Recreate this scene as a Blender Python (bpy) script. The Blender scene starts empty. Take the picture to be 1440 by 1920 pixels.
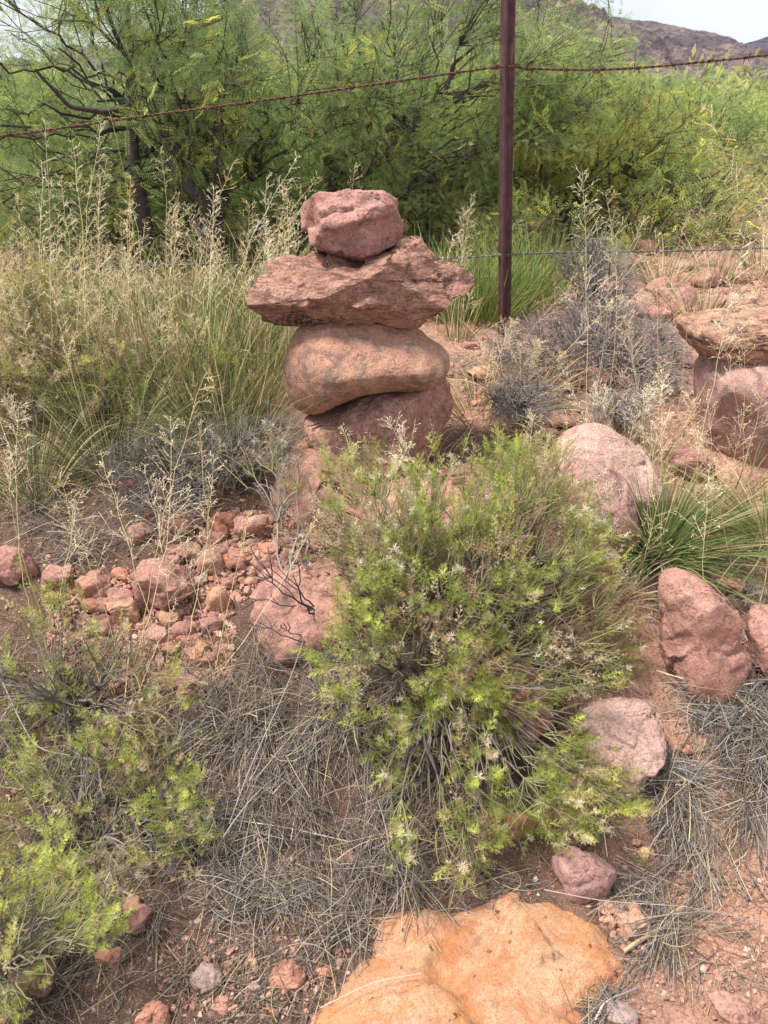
import bpy, math, numpy as np
from mathutils import Vector
C = bpy.context.scene.collection
PI = math.pi
# ------------------------------------------------------------------ camera
EYE = np.array([0.0, 0.0, 1.45]); PITCH = math.radians(28.6); FPX = 1450.0
cam = bpy.data.cameras.new("camera"); co = bpy.data.objects.new("camera", cam); C.objects.link(co)
co.location = EYE; co.rotation_euler = (PI/2 - PITCH, 0, 0)
cam.sensor_fit = 'VERTICAL'; cam.sensor_height = 36; cam.sensor_width = 27; cam.lens = 36*FPX/1920
cam.clip_start = 0.02; cam.clip_end = 20000
cam.dof.use_dof = True; cam.dof.focus_distance = 2.15; cam.dof.aperture_fstop = 8.0
bpy.context.scene.camera = co
FW = np.array([0, math.cos(PITCH), -math.sin(PITCH)]); UP = np.array([0, math.sin(PITCH), math.cos(PITCH)])
def ray(px, py):
    px = np.asarray(px, float); py = np.asarray(py, float)
    return np.stack([(px-720)/FPX+0*py, 0*px+FW[1]+UP[1]*(960-py)/FPX, 0*px+FW[2]+UP[2]*(960-py)/FPX], -1)
def P(px, py, Y):
    d = ray(px, py); return EYE + d*(np.asarray(Y)/d[..., 1])[..., None]
# ------------------------------------------------------------------ noise
def _h(ix, iy, iz, s):
    n = (ix.astype(np.int64)*374761393 + iy.astype(np.int64)*668265263 + iz.astype(np.int64)*2147483647*3 + s*974634777) & 0xFFFFFFFF
    n = ((n ^ (n >> 13))*1274126177) & 0xFFFFFFFF
    n = ((n ^ (n >> 16))*2246822519) & 0xFFFFFFFF
    n = n ^ (n >> 15)
    return (n & 0xFFFFFF)/float(0xFFFFFF)*2-1
def noise(p, s=0):
    p = np.asarray(p, float); i = np.floor(p); f = p-i; i = i.astype(np.int64); u = f*f*f*(f*(f*6-15)+10)
    r = 0
    for a in (0, 1):
        wx = u[..., 0] if a else 1-u[..., 0]
        for b in (0, 1):
            wy = u[..., 1] if b else 1-u[..., 1]
            for c in (0, 1):
                wz = u[..., 2] if c else 1-u[..., 2]
                r = r + wx*wy*wz*_h(i[..., 0]+a, i[..., 1]+b, i[..., 2]+c, s)
    return r
def fbm(p, o=4, s=0, g=.5):
    r = 0; a = 1.; t = 0
    for k in range(o):
        r = r + a*noise(p*(2.03**k)+k*7.3, s+k); t += a; a *= g
    return r/t
def ridged(p, o=4, s=0):
    r = 0; a = 1.; t = 0
    for k in range(o):
        r = r + a*(1-2*np.abs(noise(p*(2.1**k)+k*3.1, s+k))); t += a; a *= .5
    return r/t
def sm(a, b, x):
    t = np.clip((x-a)/(b-a), 0, 1); return t*t*(3-2*t)
# ------------------------------------------------------------------ terrain
PY = np.array([-6, 0.3, 0.8, 1.05, 1.2, 1.4, 1.67, 1.9, 2.2, 2.7, 3.2, 4.5, 7, 12, 30, 100, 400, 9000.])
PZ = np.array([-.03, 0, .0, .02, .075, .2, .32, .39, .45, .51, .545, .575, .6, .63, .66, .7, .7, .7])
def terr(x, y, fine=True):
    x = np.asarray(x, float); y = np.asarray(y, float)
    q = np.stack([x, y, 0*x], -1)
    k = np.clip(1-(np.abs(y)-5)/10, 0, 1)
    ye = y - .10*sm(.45, 1.1, x)*sm(3, 1.5, y) + .05*noise(q*1.7, 5)*sm(4, 2, y)
    z = 0
    for o in (-.08, -.03, .03, .08): z = z+np.interp(ye+o, PY, PZ)/4
    z = z + .022*fbm(q*3.2, 2, 11)*sm(.7, 1.3, y) + .006*fbm(q*9, 2, 12)
    z = z + .25*noise(q*.05, 3)*sm(10, 60, y)
    if fine: z = z + k*(.0065*fbm(q*28, 3, 21)+.003*ridged(q*60, 3, 22))
    return z
_T = np.concatenate([np.arange(.5, 8, .01), np.arange(8, 60, .1)])
def G(px, py):
    p = EYE+ray(px, py)*_T[:, None]; return p[np.argmax(p[:, 2] < terr(p[:, 0], p[:, 1], False))]
def ground_at(x, y): return float(terr(x, y, False))
def px_scale(p): return FPX/np.dot(np.asarray(p)-EYE, FW)   # photo pixels per metre
# ------------------------------------------------------------------ object helpers
def mesh(name, V, F, mat, parent=None, col=None, smooth=True, loc=None, mats=None, mi=None):
    V = np.asarray(V, np.float32).reshape(-1, 3)
    if loc is not None: V = V-np.asarray(loc, np.float32)
    m = bpy.data.meshes.new(name)
    Fs = F if isinstance(F, (list, tuple)) else [F]
    Fs = [np.asarray(f, np.int32) for f in Fs if len(f)]
    li = np.concatenate([f.ravel() for f in Fs]); tot = np.concatenate([np.full(len(f), f.shape[1], np.int32) for f in Fs])
    st = np.concatenate([[0], np.cumsum(tot)[:-1]]).astype(np.int32)
    m.vertices.add(len(V)); m.vertices.foreach_set('co', V.ravel())
    m.loops.add(len(li)); m.loops.foreach_set('vertex_index', li)
    m.polygons.add(len(tot)); m.polygons.foreach_set('loop_start', st)
    m.polygons.foreach_set('loop_total', tot)
    m.polygons.foreach_set('use_smooth', np.full(len(tot), smooth, bool))
    m.materials.append(mat)
    m.update(calc_edges=True)
    if col is not None:
        a = m.color_attributes.new('tint', 'FLOAT_COLOR', 'POINT')
        c = np.ones((len(V), 4), np.float32); c[:, :3] = col; a.data.foreach_set('color', c.ravel())
    o = bpy.data.objects.new(name, m); C.objects.link(o)
    if loc is not None and parent is None: o.location = [float(v) for v in loc]
    if parent is not None: o.parent = parent
    return o
def tag(o, label=None, cat=None, group=None, kind=None):
    if label: o['label'] = label
    if cat: o['category'] = cat
    if group: o['group'] = group
    if kind: o['kind'] = kind
    return o
def empty(name, loc, label, cat, group=None):
    o = bpy.data.objects.new(name, None); C.objects.link(o); o.location = [float(v) for v in loc]; o.empty_display_size = .05
    return tag(o, label, cat, group)
def dup(root, loc, rz=0., s=1., label=None, group=None):
    r = root.copy(); C.objects.link(r); r.location = [float(v) for v in loc]; r.rotation_euler = (0, 0, rz)
    r.scale = (s, s, s) if not isinstance(s, tuple) else s
    if label: r['label'] = label
    if group: r['group'] = group
    for ch in list(root.children):
        c = ch.copy(); C.objects.link(c); c.parent = r
        for g in ch.children:
            d = g.copy(); C.objects.link(d); d.parent = c
    return r
class Acc:
    """collects batches of vertices, faces and tints for one mesh"""
    def __init__(s): s.V = []; s.Q = []; s.T = []; s.c = []; s.n = 0
    def add(s, V, F, col):
        V = np.asarray(V).reshape(-1, 3); F = np.asarray(F)
        if not len(V): return
        (s.Q if F.shape[1] == 4 else s.T).append(F+s.n); s.V.append(V); s.n += len(V)
        s.c.append(np.broadcast_to(np.asarray(col, float), (len(V), 3)))
    def build(s, name, mat, parent=None, loc=None, smooth=True):
        V = np.concatenate(s.V); F = []
        if s.Q: F.append(np.concatenate(s.Q))
        if s.T: F.append(np.concatenate(s.T))
        return mesh(name, V, F, mat, parent, np.concatenate(s.c), smooth, loc)
def nrm(v): return v/np.maximum(np.linalg.norm(v, axis=-1, keepdims=True), 1e-9)
def tubes(acc, L, R, col, S=4):
    """L (N,K,3) polylines, R (N,K) radii"""
    L = np.asarray(L, float)
    if L.size == 0: return
    N, K, _ = L.shape; R = np.broadcast_to(R, (N, K))
    T = nrm(np.gradient(L, axis=1)); ref = np.zeros((N, 1, 3)); mt = np.abs(T.mean(1)); ax = np.argmin(mt, 1)
    ref[np.arange(N), 0, ax] = 1
    A = nrm(np.cross(T, np.broadcast_to(ref, T.shape))); B = np.cross(T, A)
    a = np.arange(S)*2*PI/S
    V = L[:, :, None]+R[:, :, None, None]*(np.cos(a)[:, None]*A[:, :, None]+np.sin(a)[:, None]*B[:, :, None])
    j, i = np.meshgrid(np.arange(K-1), np.arange(S), indexing='ij'); i2 = (i+1) % S
    q = np.stack([j*S+i, j*S+i2, (j+1)*S+i2, (j+1)*S+i], -1).reshape(-1, 4)
    F = (q[None]+(np.arange(N)*K*S)[:, None, None]).reshape(-1, 4)
    c = np.asarray(col, float)
    if c.ndim == 2: c = np.repeat(c, K*S, 0)
    acc.add(V, F, c)
def bez(p0, p1, p2, K):
    t = np.linspace(0, 1, K)[None, :, None]
    return (1-t)**2*p0[:, None]+2*t*(1-t)*p1[:, None]+t*t*p2[:, None]
def frames(d, rng):
    z = nrm(d); r = rng.normal(size=z.shape); x = nrm(np.cross(r, z)); y = np.cross(z, x)
    return np.stack([x, y, z], -1)                      # columns
def stamp(acc, TV, TF, pos, R, s, col, tcol=None):
    """copy template TV/TF to every pos with rotation R, scale s, tint col"""
    N = len(pos); m = len(TV); s = np.asarray(s)
    if s.ndim == 1: s = s[:, None]
    V = np.einsum('nij,nmj->nmi', R, TV[None]*s[:, None])+pos[:, None]
    F = (TF[None]+(np.arange(N)*m)[:, None, None]).reshape(-1, TF.shape[1])
    c = np.repeat(col, m, 0)
    if tcol is not None: c = c*np.tile(tcol, (N, 1))
    acc.add(V, F, c)
def kites(B, T, W):
    """thin leaf blades from B to T, half width vector W -> verts, quads"""
    M = B+(T-B)*.45
    V = np.stack([B, M+W, T, M-W], 1).reshape(-1, 3)
    F = np.arange(len(B)*4).reshape(-1, 4); return V, F
# ------------------------------------------------------------------ materials
def newmat(name):
    m = bpy.data.materials.new(name); m.use_nodes = True; nt = m.node_tree; nt.nodes.clear()
    out = nt.nodes.new('ShaderNodeOutputMaterial'); return m, nt, out
def nd(nt, t, **k):
    n = nt.nodes.new(t)
    for a, b in k.items():
        if a in n.inputs: n.inputs[a].default_value = b
        else: setattr(n, a, b)
    return n
def noi(nt, vec, scale, detail=4, rough=.55, dist=0.):
    n = nt.nodes.new('ShaderNodeTexNoise'); n.inputs['Scale'].default_value = scale; n.inputs['Detail'].default_value = detail
    n.inputs['Roughness'].default_value = rough; n.inputs['Distortion'].default_value = dist
    nt.links.new(vec, n.inputs['Vector']); return n.outputs['Fac']
def ramp(nt, fac, stops):
    r = nt.nodes.new('ShaderNodeValToRGB'); e = r.color_ramp.elements
    while len(e) < len(stops): e.new(.5)
    for k, (p, c) in enumerate(stops):
        e[k].position = p; e[k].color = (*c, 1) if len(c) == 3 else c
    nt.links.new(fac, r.inputs['Fac']); return r.outputs['Color']
def mix(nt, fac, a, b, mode='MIX'):
    m = nt.nodes.new('ShaderNodeMix'); m.data_type = 'RGBA'; m.blend_type = mode
    for v, i in ((fac, 0), (a, 6), (b, 7)):
        if hasattr(v, 'links'): nt.links.new(v, m.inputs[i])
        else: m.inputs[i].default_value = v if i == 0 else (*v, 1)
    return m.outputs[2]
G3 = lambda v: (v, v, v)
def coords(nt, stretch=None, off=(0, 0, 0), rot=(0, 0, 0), world=False):
    if world:
        v = nt.nodes.new('ShaderNodeNewGeometry').outputs['Position']
    else:
        v = nt.nodes.new('ShaderNodeTexCoord').outputs['Object']
    mp = nt.nodes.new('ShaderNodeMapping'); nt.links.new(v, mp.inputs['Vector'])
    mp.inputs['Location'].default_value = off; mp.inputs['Rotation'].default_value = rot
    if stretch: mp.inputs['Scale'].default_value = stretch
    return mp.outputs['Vector']
def rock_mat(name, c1, c2, dark, light, varnish=.5, speck=.5, strata=0., world=False, bump=1., grain=1., rough=.9):
    dim = 1.2; c1, c2, dark, light = [tuple(x*dim for x in c) for c in (c1, c2, dark, light)]
    m, nt, out = newmat(name); v = coords(nt, world=world)
    oi = nt.nodes.new('ShaderNodeObjectInfo'); ad = nt.nodes.new('ShaderNodeVectorMath'); ad.operation = 'ADD'; cb = nt.nodes.new('ShaderNodeVectorMath'); cb.operation = 'SCALE'; cb.inputs[0].default_value = (7, 3, 5)
    nt.links.new(oi.outputs['Random'], cb.inputs['Scale']); nt.links.new(v, ad.inputs[0]); nt.links.new(cb.outputs[0], ad.inputs[1]); v = ad.outputs[0]
    big = noi(nt, v, 8, 5, .65, .5); med = noi(nt, v, 30, 6, .7, .3); fin = noi(nt, v, 150*grain, 5, .75); mic = noi(nt, v, 420*grain, 3, .7)
    col = ramp(nt, big, [(.42, c1), (.58, c2)])
    col = mix(nt, ramp(nt, med, [(.46, G3(0)), (.6, G3(.7))]), col, tuple(a*.62 for a in c1))
    vn = noi(nt, v, 13, 8, .78, .8)
    col = mix(nt, ramp(nt, vn, [(.57-.06*varnish, G3(0)), (.66-.06*varnish, G3(.85))]), col, dark)
    col = mix(nt, ramp(nt, fin, [(.40, G3(.75)), (.49, G3(0))]), col, tuple(x*.38 for x in c1))
    col = mix(nt, ramp(nt, mic, [(.55, G3(0)), (.66, G3(speck*.7))]), col, light)
    ck = nt.nodes.new('ShaderNodeTexVoronoi'); ck.feature = 'DISTANCE_TO_EDGE'; ck.inputs['Scale'].default_value = 7; wn = nt.nodes.new('ShaderNodeTexNoise'); wn.inputs['Scale'].default_value = 9; wn.inputs['Detail'].default_value = 6; nt.links.new(v, wn.inputs['Vector'])
    wv = nt.nodes.new('ShaderNodeVectorMath'); wv.operation = 'MULTIPLY_ADD'; wv.inputs[1].default_value = (.28, .28, .28); nt.links.new(wn.outputs['Color'], wv.inputs[0]); nt.links.new(v, wv.inputs[2]); nt.links.new(wv.outputs[0], ck.inputs['Vector'])
    crk = mix(nt, 1., ramp(nt, ck.outputs['Distance'], [(0., G3(.9)), (.012, G3(0))]), ramp(nt, big, [(.47, G3(0)), (.53, G3(1))]), 'MULTIPLY'); col = mix(nt, crk, col, tuple(x*.5 for x in dark))
    li = noi(nt, v, 21, 7, .78, .4)
    col = mix(nt, ramp(nt, li, [(.54, G3(0)), (.66, G3(.4*speck+.15))]), col, light)
    bs = nd(nt, 'ShaderNodeBsdfPrincipled', Roughness=rough); bs.inputs['Specular IOR Level'].default_value = .25
    def mad(a, k, c=None):
        n = nt.nodes.new('ShaderNodeMath'); n.operation = 'MULTIPLY_ADD' if c is not None else 'MULTIPLY'; n.inputs[1].default_value = k; nt.links.new(a, n.inputs[0])
        if c is not None: nt.links.new(c, n.inputs[2])
        return n.outputs[0]
    hh = mad(fin, .5, mad(med, 1.6, mad(mic, .14)))
    if strata:
        vs = coords(nt, stretch=(.3, .3, 1.5), rot=(0, math.radians(-9), 0), world=world)
        st = noi(nt, vs, 34, 7, .75, .9); hh = mad(st, 1.6*strata, hh)
        col = mix(nt, ramp(nt, st, [(.42, G3(.75*strata)), (.49, G3(0))]), col, tuple(x*.6 for x in dark))
    b = nd(nt, 'ShaderNodeBump', Strength=1., Distance=.0075*bump); nt.links.new(hh, b.inputs['Height'])
    nt.links.new(b.outputs[0], bs.inputs['Normal']); nt.links.new(col, bs.inputs['Base Color']); nt.links.new(bs.outputs[0], out.inputs[0])
    return m
def tint_mat(name, trans=.3, rough=.65, spec=.25, mul=(1, 1, 1), noise_s=0):
    m, nt, out = newmat(name)
    at = nt.nodes.new('ShaderNodeAttribute'); at.attribute_name = 'tint'; col = at.outputs['Color']
    col = mix(nt, 1., col, mul, 'MULTIPLY')
    if noise_s:
        f = noi(nt, coords(nt), noise_s, 4, .6); col = mix(nt, 1., col, ramp(nt, f, [(.3, G3(.55)), (.7, G3(1.25))]), 'MULTIPLY')
    bs = nd(nt, 'ShaderNodeBsdfPrincipled', Roughness=rough); bs.inputs['Specular IOR Level'].default_value = spec
    nt.links.new(col, bs.inputs['Base Color'])
    if trans:
        tr = nt.nodes.new('ShaderNodeBsdfTranslucent'); nt.links.new(col, tr.inputs['Color'])
        mx = nt.nodes.new('ShaderNodeMixShader'); mx.inputs[0].default_value = trans
        nt.links.new(bs.outputs[0], mx.inputs[1]); nt.links.new(tr.outputs[0], mx.inputs[2]); nt.links.new(mx.outputs[0], out.inputs[0])
    else: nt.links.new(bs.outputs[0], out.inputs[0])
    return m
M_leaf = tint_mat('leaf', .5); M_grass = tint_mat('dry_grass', .25); M_stem = tint_mat('stem', 0, .85); M_bark = tint_mat('bark', 0, .9, .2, noise_s=25)
M_straw = tint_mat('straw', .1, .7)
# rocks
K_pink = rock_mat('pink_stone', (.42, .215, .18), (.36, .16, .135), (.13, .06, .055), (.60, .42, .36), .6, .55, strata=.25)
K_red = rock_mat('red_sandstone', (.44, .225, .165), (.46, .26, .19), (.17, .095, .08), (.6, .42, .34), .55, .5, strata=.9)
K_brown = rock_mat('brown_cobble', (.43, .24, .165), (.38, .20, .14), (.15, .10, .085), (.55, .39, .30), 1.1, .35, bump=.6)
K_base = rock_mat('mottled_cobble', (.40, .20, .155), (.45, .25, .19), (.15, .085, .075), (.58, .40, .34), .8, .55)
K_boul = rock_mat('boulder', (.44, .235, .185), (.38, .185, .145), (.16, .085, .07), (.6, .42, .36), .55, .5)
K_pale = rock_mat('pale_pink_boulder', (.49, .32, .27), (.44, .265, .22), (.2, .12, .11), (.62, .48, .43), .45, .7)
K_purp = rock_mat('purple_boulder', (.46, .265, .23), (.40, .215, .19), (.14, .08, .08), (.56, .40, .37), .55, .8)
K_tan = rock_mat('tan_slab', (.52, .32, .22), (.46, .25, .17), (.17, .09, .07), (.66, .48, .37), .45, .45, strata=1.)
K_oran = rock_mat('orange_stone', (.46, .25, .16), (.46, .29, .21), (.26, .1, .06), (.62, .42, .3), .3, .35, bump=.7)
K_rust = rock_mat('rust_stone', (.43, .19, .125), (.41, .22, .16), (.2, .08, .06), (.58, .36, .28), .4, .35, bump=.7)
K_grey = rock_mat('grey_stone', (.36, .25, .22), (.33, .22, .19), (.18, .12, .11), (.5, .38, .34), .4, .4, bump=.7)
K_yel = rock_mat('yellow_stone', (.62, .42, .2), (.6, .36, .18), (.3, .17, .08), (.7, .55, .38), .2, .3, bump=.6)
def slab_mat():
    m, nt, out = newmat('orange_slab'); v = coords(nt)
    big = noi(nt, v, 3.6, 5, .6, 1.2); med = noi(nt, v, 12, 6, .68, .8)
    col = ramp(nt, big, [(.38, (.42, .18, .08)), (.44, (.45, .235, .12)), (.50, (.47, .29, .19)), (.56, (.45, .25, .155)), (.64, (.39, .17, .09))])
    col = mix(nt, ramp(nt, med, [(.48, G3(0)), (.58, G3(.5))]), col, (.50, .34, .25))
    col = mix(nt, ramp(nt, noi(nt, coords(nt, off=(4, 3, 1)), 9, 7, .75, 1), [(.52, G3(0)), (.60, G3(.7))]), col, (.40, .16, .07))
    rx = nt.nodes.new('ShaderNodeVectorMath'); rx.operation = 'LENGTH'; nt.links.new(coords(nt, stretch=(1, 1, 0)), rx.inputs[0])
    rw = nt.nodes.new('ShaderNodeMath'); rw.operation = 'MULTIPLY_ADD'; rw.inputs[1].default_value = .25; nt.links.new(big, rw.inputs[0]); nt.links.new(rx.outputs['Value'], rw.inputs[2])
    col = mix(nt, ramp(nt, rw.outputs[0], [(.33, G3(0)), (.42, G3(.8))]), col, (.47, .21, .09))
    col = mix(nt, ramp(nt, noi(nt, coords(nt, off=(7, 1, 4)), 6, 8, .8, .6), [(.53, G3(0)), (.62, G3(.7))]), col, (.36, .13, .075))
    sp = noi(nt, coords(nt, off=(1, 8, 2)), 30, 4, .6); col = mix(nt, ramp(nt, sp, [(.655, G3(0)), (.675, G3(.9))]), col, (.07, .025, .022))
    fin = noi(nt, v, 130, 6, .75); col = mix(nt, ramp(nt, fin, [(.38, G3(.6)), (.46, G3(0))]), col, (.26, .12, .065))
    vo = nt.nodes.new('ShaderNodeTexVoronoi'); vo.feature = 'DISTANCE_TO_EDGE'; vo.inputs['Scale'].default_value = 6; vd = nt.nodes.new('ShaderNodeVectorMath')
    vd.operation = 'ADD'; nt.links.new(v, vd.inputs[0])
    nn = nt.nodes.new('ShaderNodeTexNoise'); nn.inputs['Scale'].default_value = 5; nn.inputs['Detail'].default_value = 5; nt.links.new(v, nn.inputs['Vector'])
    nt.links.new(nn.outputs['Color'], vd.inputs[1]); nt.links.new(vd.outputs[0], vo.inputs['Vector'])
    ck = ramp(nt, vo.outputs['Distance'], [(.0, G3(.55)), (.006, G3(0))]); col = mix(nt, ck, col, (.28, .13, .08))
    du = noi(nt, coords(nt, off=(2, 6, 1)), 18, 8, .8, .3); col = mix(nt, ramp(nt, du, [(.48, G3(0)), (.62, G3(.45))]), col, (.36, .21, .14))
    gr = noi(nt, v, 330, 4, .75); col = mix(nt, ramp(nt, gr, [(.42, G3(.6)), (.5, G3(0))]), col, (.24, .12, .07)); col = mix(nt, 1., col, (1.15, 1.14, 1.08), 'MULTIPLY')
    bs = nd(nt, 'ShaderNodeBsdfPrincipled', Roughness=.95); bs.inputs['Specular IOR Level'].default_value = .1
    h = nt.nodes.new('ShaderNodeMath'); h.operation = 'MULTIPLY_ADD'; h.inputs[1].default_value = .4; nt.links.new(fin, h.inputs[0]); nt.links.new(med, h.inputs[2])
    b = nd(nt, 'ShaderNodeBump', Strength=1., Distance=.010); nt.links.new(h.outputs[0], b.inputs['Height']); nt.links.new(b.outputs[0], bs.inputs['Normal'])
    nt.links.new(col, bs.inputs['Base Color']); nt.links.new(bs.outputs[0], out.inputs[0]); return m
K_slab = slab_mat()
def soil_mat():
    m, nt, out = newmat('soil'); v = coords(nt, world=True)
    a = noi(nt, v, 1.6, 5, .6, .5); b_ = noi(nt, v, 14, 6, .65); f = noi(nt, v, 140, 5, .7); g = noi(nt, v, 420, 3, .6)
    col = ramp(nt, a, [(.42, (.45, .235, .16)), (.58, (.52, .30, .215))])
    # humus and dust mixed into the soil where plants shed their litter
    col = mix(nt, ramp(nt, b_, [(.45, G3(0)), (.6, G3(.7))]), col, (.24, .135, .095))
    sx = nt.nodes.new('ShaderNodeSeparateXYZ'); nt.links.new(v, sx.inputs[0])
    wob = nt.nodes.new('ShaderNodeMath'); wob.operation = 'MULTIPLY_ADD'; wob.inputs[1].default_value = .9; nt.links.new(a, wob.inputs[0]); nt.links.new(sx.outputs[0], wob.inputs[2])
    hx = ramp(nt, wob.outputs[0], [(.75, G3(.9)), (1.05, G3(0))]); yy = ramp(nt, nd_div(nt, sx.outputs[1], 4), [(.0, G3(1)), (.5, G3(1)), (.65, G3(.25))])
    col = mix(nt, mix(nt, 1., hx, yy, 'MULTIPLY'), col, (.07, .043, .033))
    col = mix(nt, ramp(nt, f, [(.40, G3(.7)), (.5, G3(0))]), col, (.13, .065, .045))
    col = mix(nt, ramp(nt, g, [(.54, G3(0)), (.66, G3(.5))]), col, (.58, .40, .31))
    # farther out the plain is a mix of dry grass and red soil
    far = ramp(nt, nd_div(nt, sx.outputs[1], 60), [(.1, G3(0)), (.9, G3(.7))]); col = mix(nt, far, col, (.27, .22, .12))
    bs = nd(nt, 'ShaderNodeBsdfPrincipled', Roughness=.95); bs.inputs['Specular IOR Level'].default_value = .15
    h = nt.nodes.new('ShaderNodeMath'); h.operation = 'MULTIPLY_ADD'; h.inputs[1].default_value = .5; nt.links.new(f, h.inputs[0]); nt.links.new(b_, h.inputs[2])
    b = nd(nt, 'ShaderNodeBump', Strength=1., Distance=.011); nt.links.new(h.outputs[0], b.inputs['Height']); nt.links.new(b.outputs[0], bs.inputs['Normal'])
    nt.links.new(col, bs.inputs['Base Color']); nt.links.new(bs.outputs[0], out.inputs[0]); return m
def nd_div(nt, s, k):
    n = nt.nodes.new('ShaderNodeMath'); n.operation = 'DIVIDE'; n.inputs[1].default_value = k; nt.links.new(s, n.inputs[0]); return n.outputs[0]
# ------------------------------------------------------------------ ground sheet
def axis(dense0, dense1, step, far0, far1):
    d = list(np.arange(dense0, dense1, step)); s = step; x = d[-1]
    while x < far1: s *= 1.13; x += s; d.append(x)
    s = step; x = d[0]; pre = []
    while x > far0: s *= 1.13; x -= s; pre.append(x)
    return np.array(pre[::-1]+d)
gx = axis(-1.3, 1.7, .0075, -6000, 6000); gy = axis(.5, 3.4, .0075, -8, 9000)
X, Y = np.meshgrid(gx, gy); Z = terr(X, Y); nx, ny = len(gx), len(gy)
ii, jj = np.meshgrid(np.arange(nx-1), np.arange(ny-1)); q = (jj*nx+ii).ravel()
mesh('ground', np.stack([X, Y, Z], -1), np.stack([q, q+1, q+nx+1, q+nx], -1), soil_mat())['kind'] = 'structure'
# ------------------------------------------------------------------ rocks
import bmesh
_ico = {}
def ico(n):
    if n not in _ico:
        b = bmesh.new(); bmesh.ops.create_icosphere(b, subdivisions=n, radius=1)
        _ico[n] = (np.array([v.co[:] for v in b.verts]), np.array([[v.index for v in f.verts] for f in b.faces])); b.free()
    return _ico[n]
def cutp(V, n, d, k=.93):
    """press the surface flat against the plane n.p = d"""
    n = np.asarray(n, float); n = n/np.linalg.norm(n); e = V@n-d
    return V-np.where(e > 0, e*k, 0)[:, None]*n
def chips(V, n, seed, step=.03, tilt=.25, aniso=(1, 1, 1), warp=.12, sharp=60., only_front=False):
    """break the surface into n tilted chips (fracture faces)"""
    rng = np.random.default_rng(seed+500); h = (V.max(0)-V.min(0))/2; size = h.mean(); q = V/size
    an = np.array(aniso); c = q[rng.choice(len(q), n, replace=False)]; w = q+warp*np.stack([fbm(q*3.3+k*5.1+seed, 3, seed+k) for k in range(3)], -1)
    off = rng.normal(size=n)*step; tl = nrm(rng.normal(size=(n, 3)))*tilt*rng.random((n, 1)); d = np.zeros(len(q))
    for i in range(0, len(q), 4000):
        e = (w[i:i+4000, None]-c[None])*an; r = np.sqrt((e**2).sum(-1)); z = -(r-r.min(1, keepdims=True))*sharp; W = np.exp(z); W /= W.sum(1, keepdims=True)
        d[i:i+4000] = (W*(off+((q[i:i+4000, None]-c[None])*tl).sum(-1))).sum(1)
    return V+nrm(V/h)*(d*size)[:, None]
def rough(V, c, size, seed, amp=.04, ridge=.02, strata=0., tilt=-.15, fine=.006):
    D = nrm((V-c)/1.); q = (V-c)/size
    d = amp*fbm(q*2.2+seed*3.7, 4, seed)+ridge*ridged(q*3.1+seed*1.3, 4, seed+9)+fine*fbm(q*22+seed, 3, seed+3)
    if strata:
        w = q.copy(); s = (w[:, 2]+tilt*w[:, 0]+.12*fbm(w*2.5+seed, 3, seed+5))
        t = s*6+1.2*noise(w*2+seed, seed+6); fr = t-np.floor(t)
        d = d+strata*(fr**3*1.2-.4)*(.5+.7*noise(w*2.3+4.4, seed+7))+strata*.35*ridged(w*np.array([2.5, 2.5, 7.])+seed, 3, seed+8)
    return V+D*(d*size)[:, None]
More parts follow.
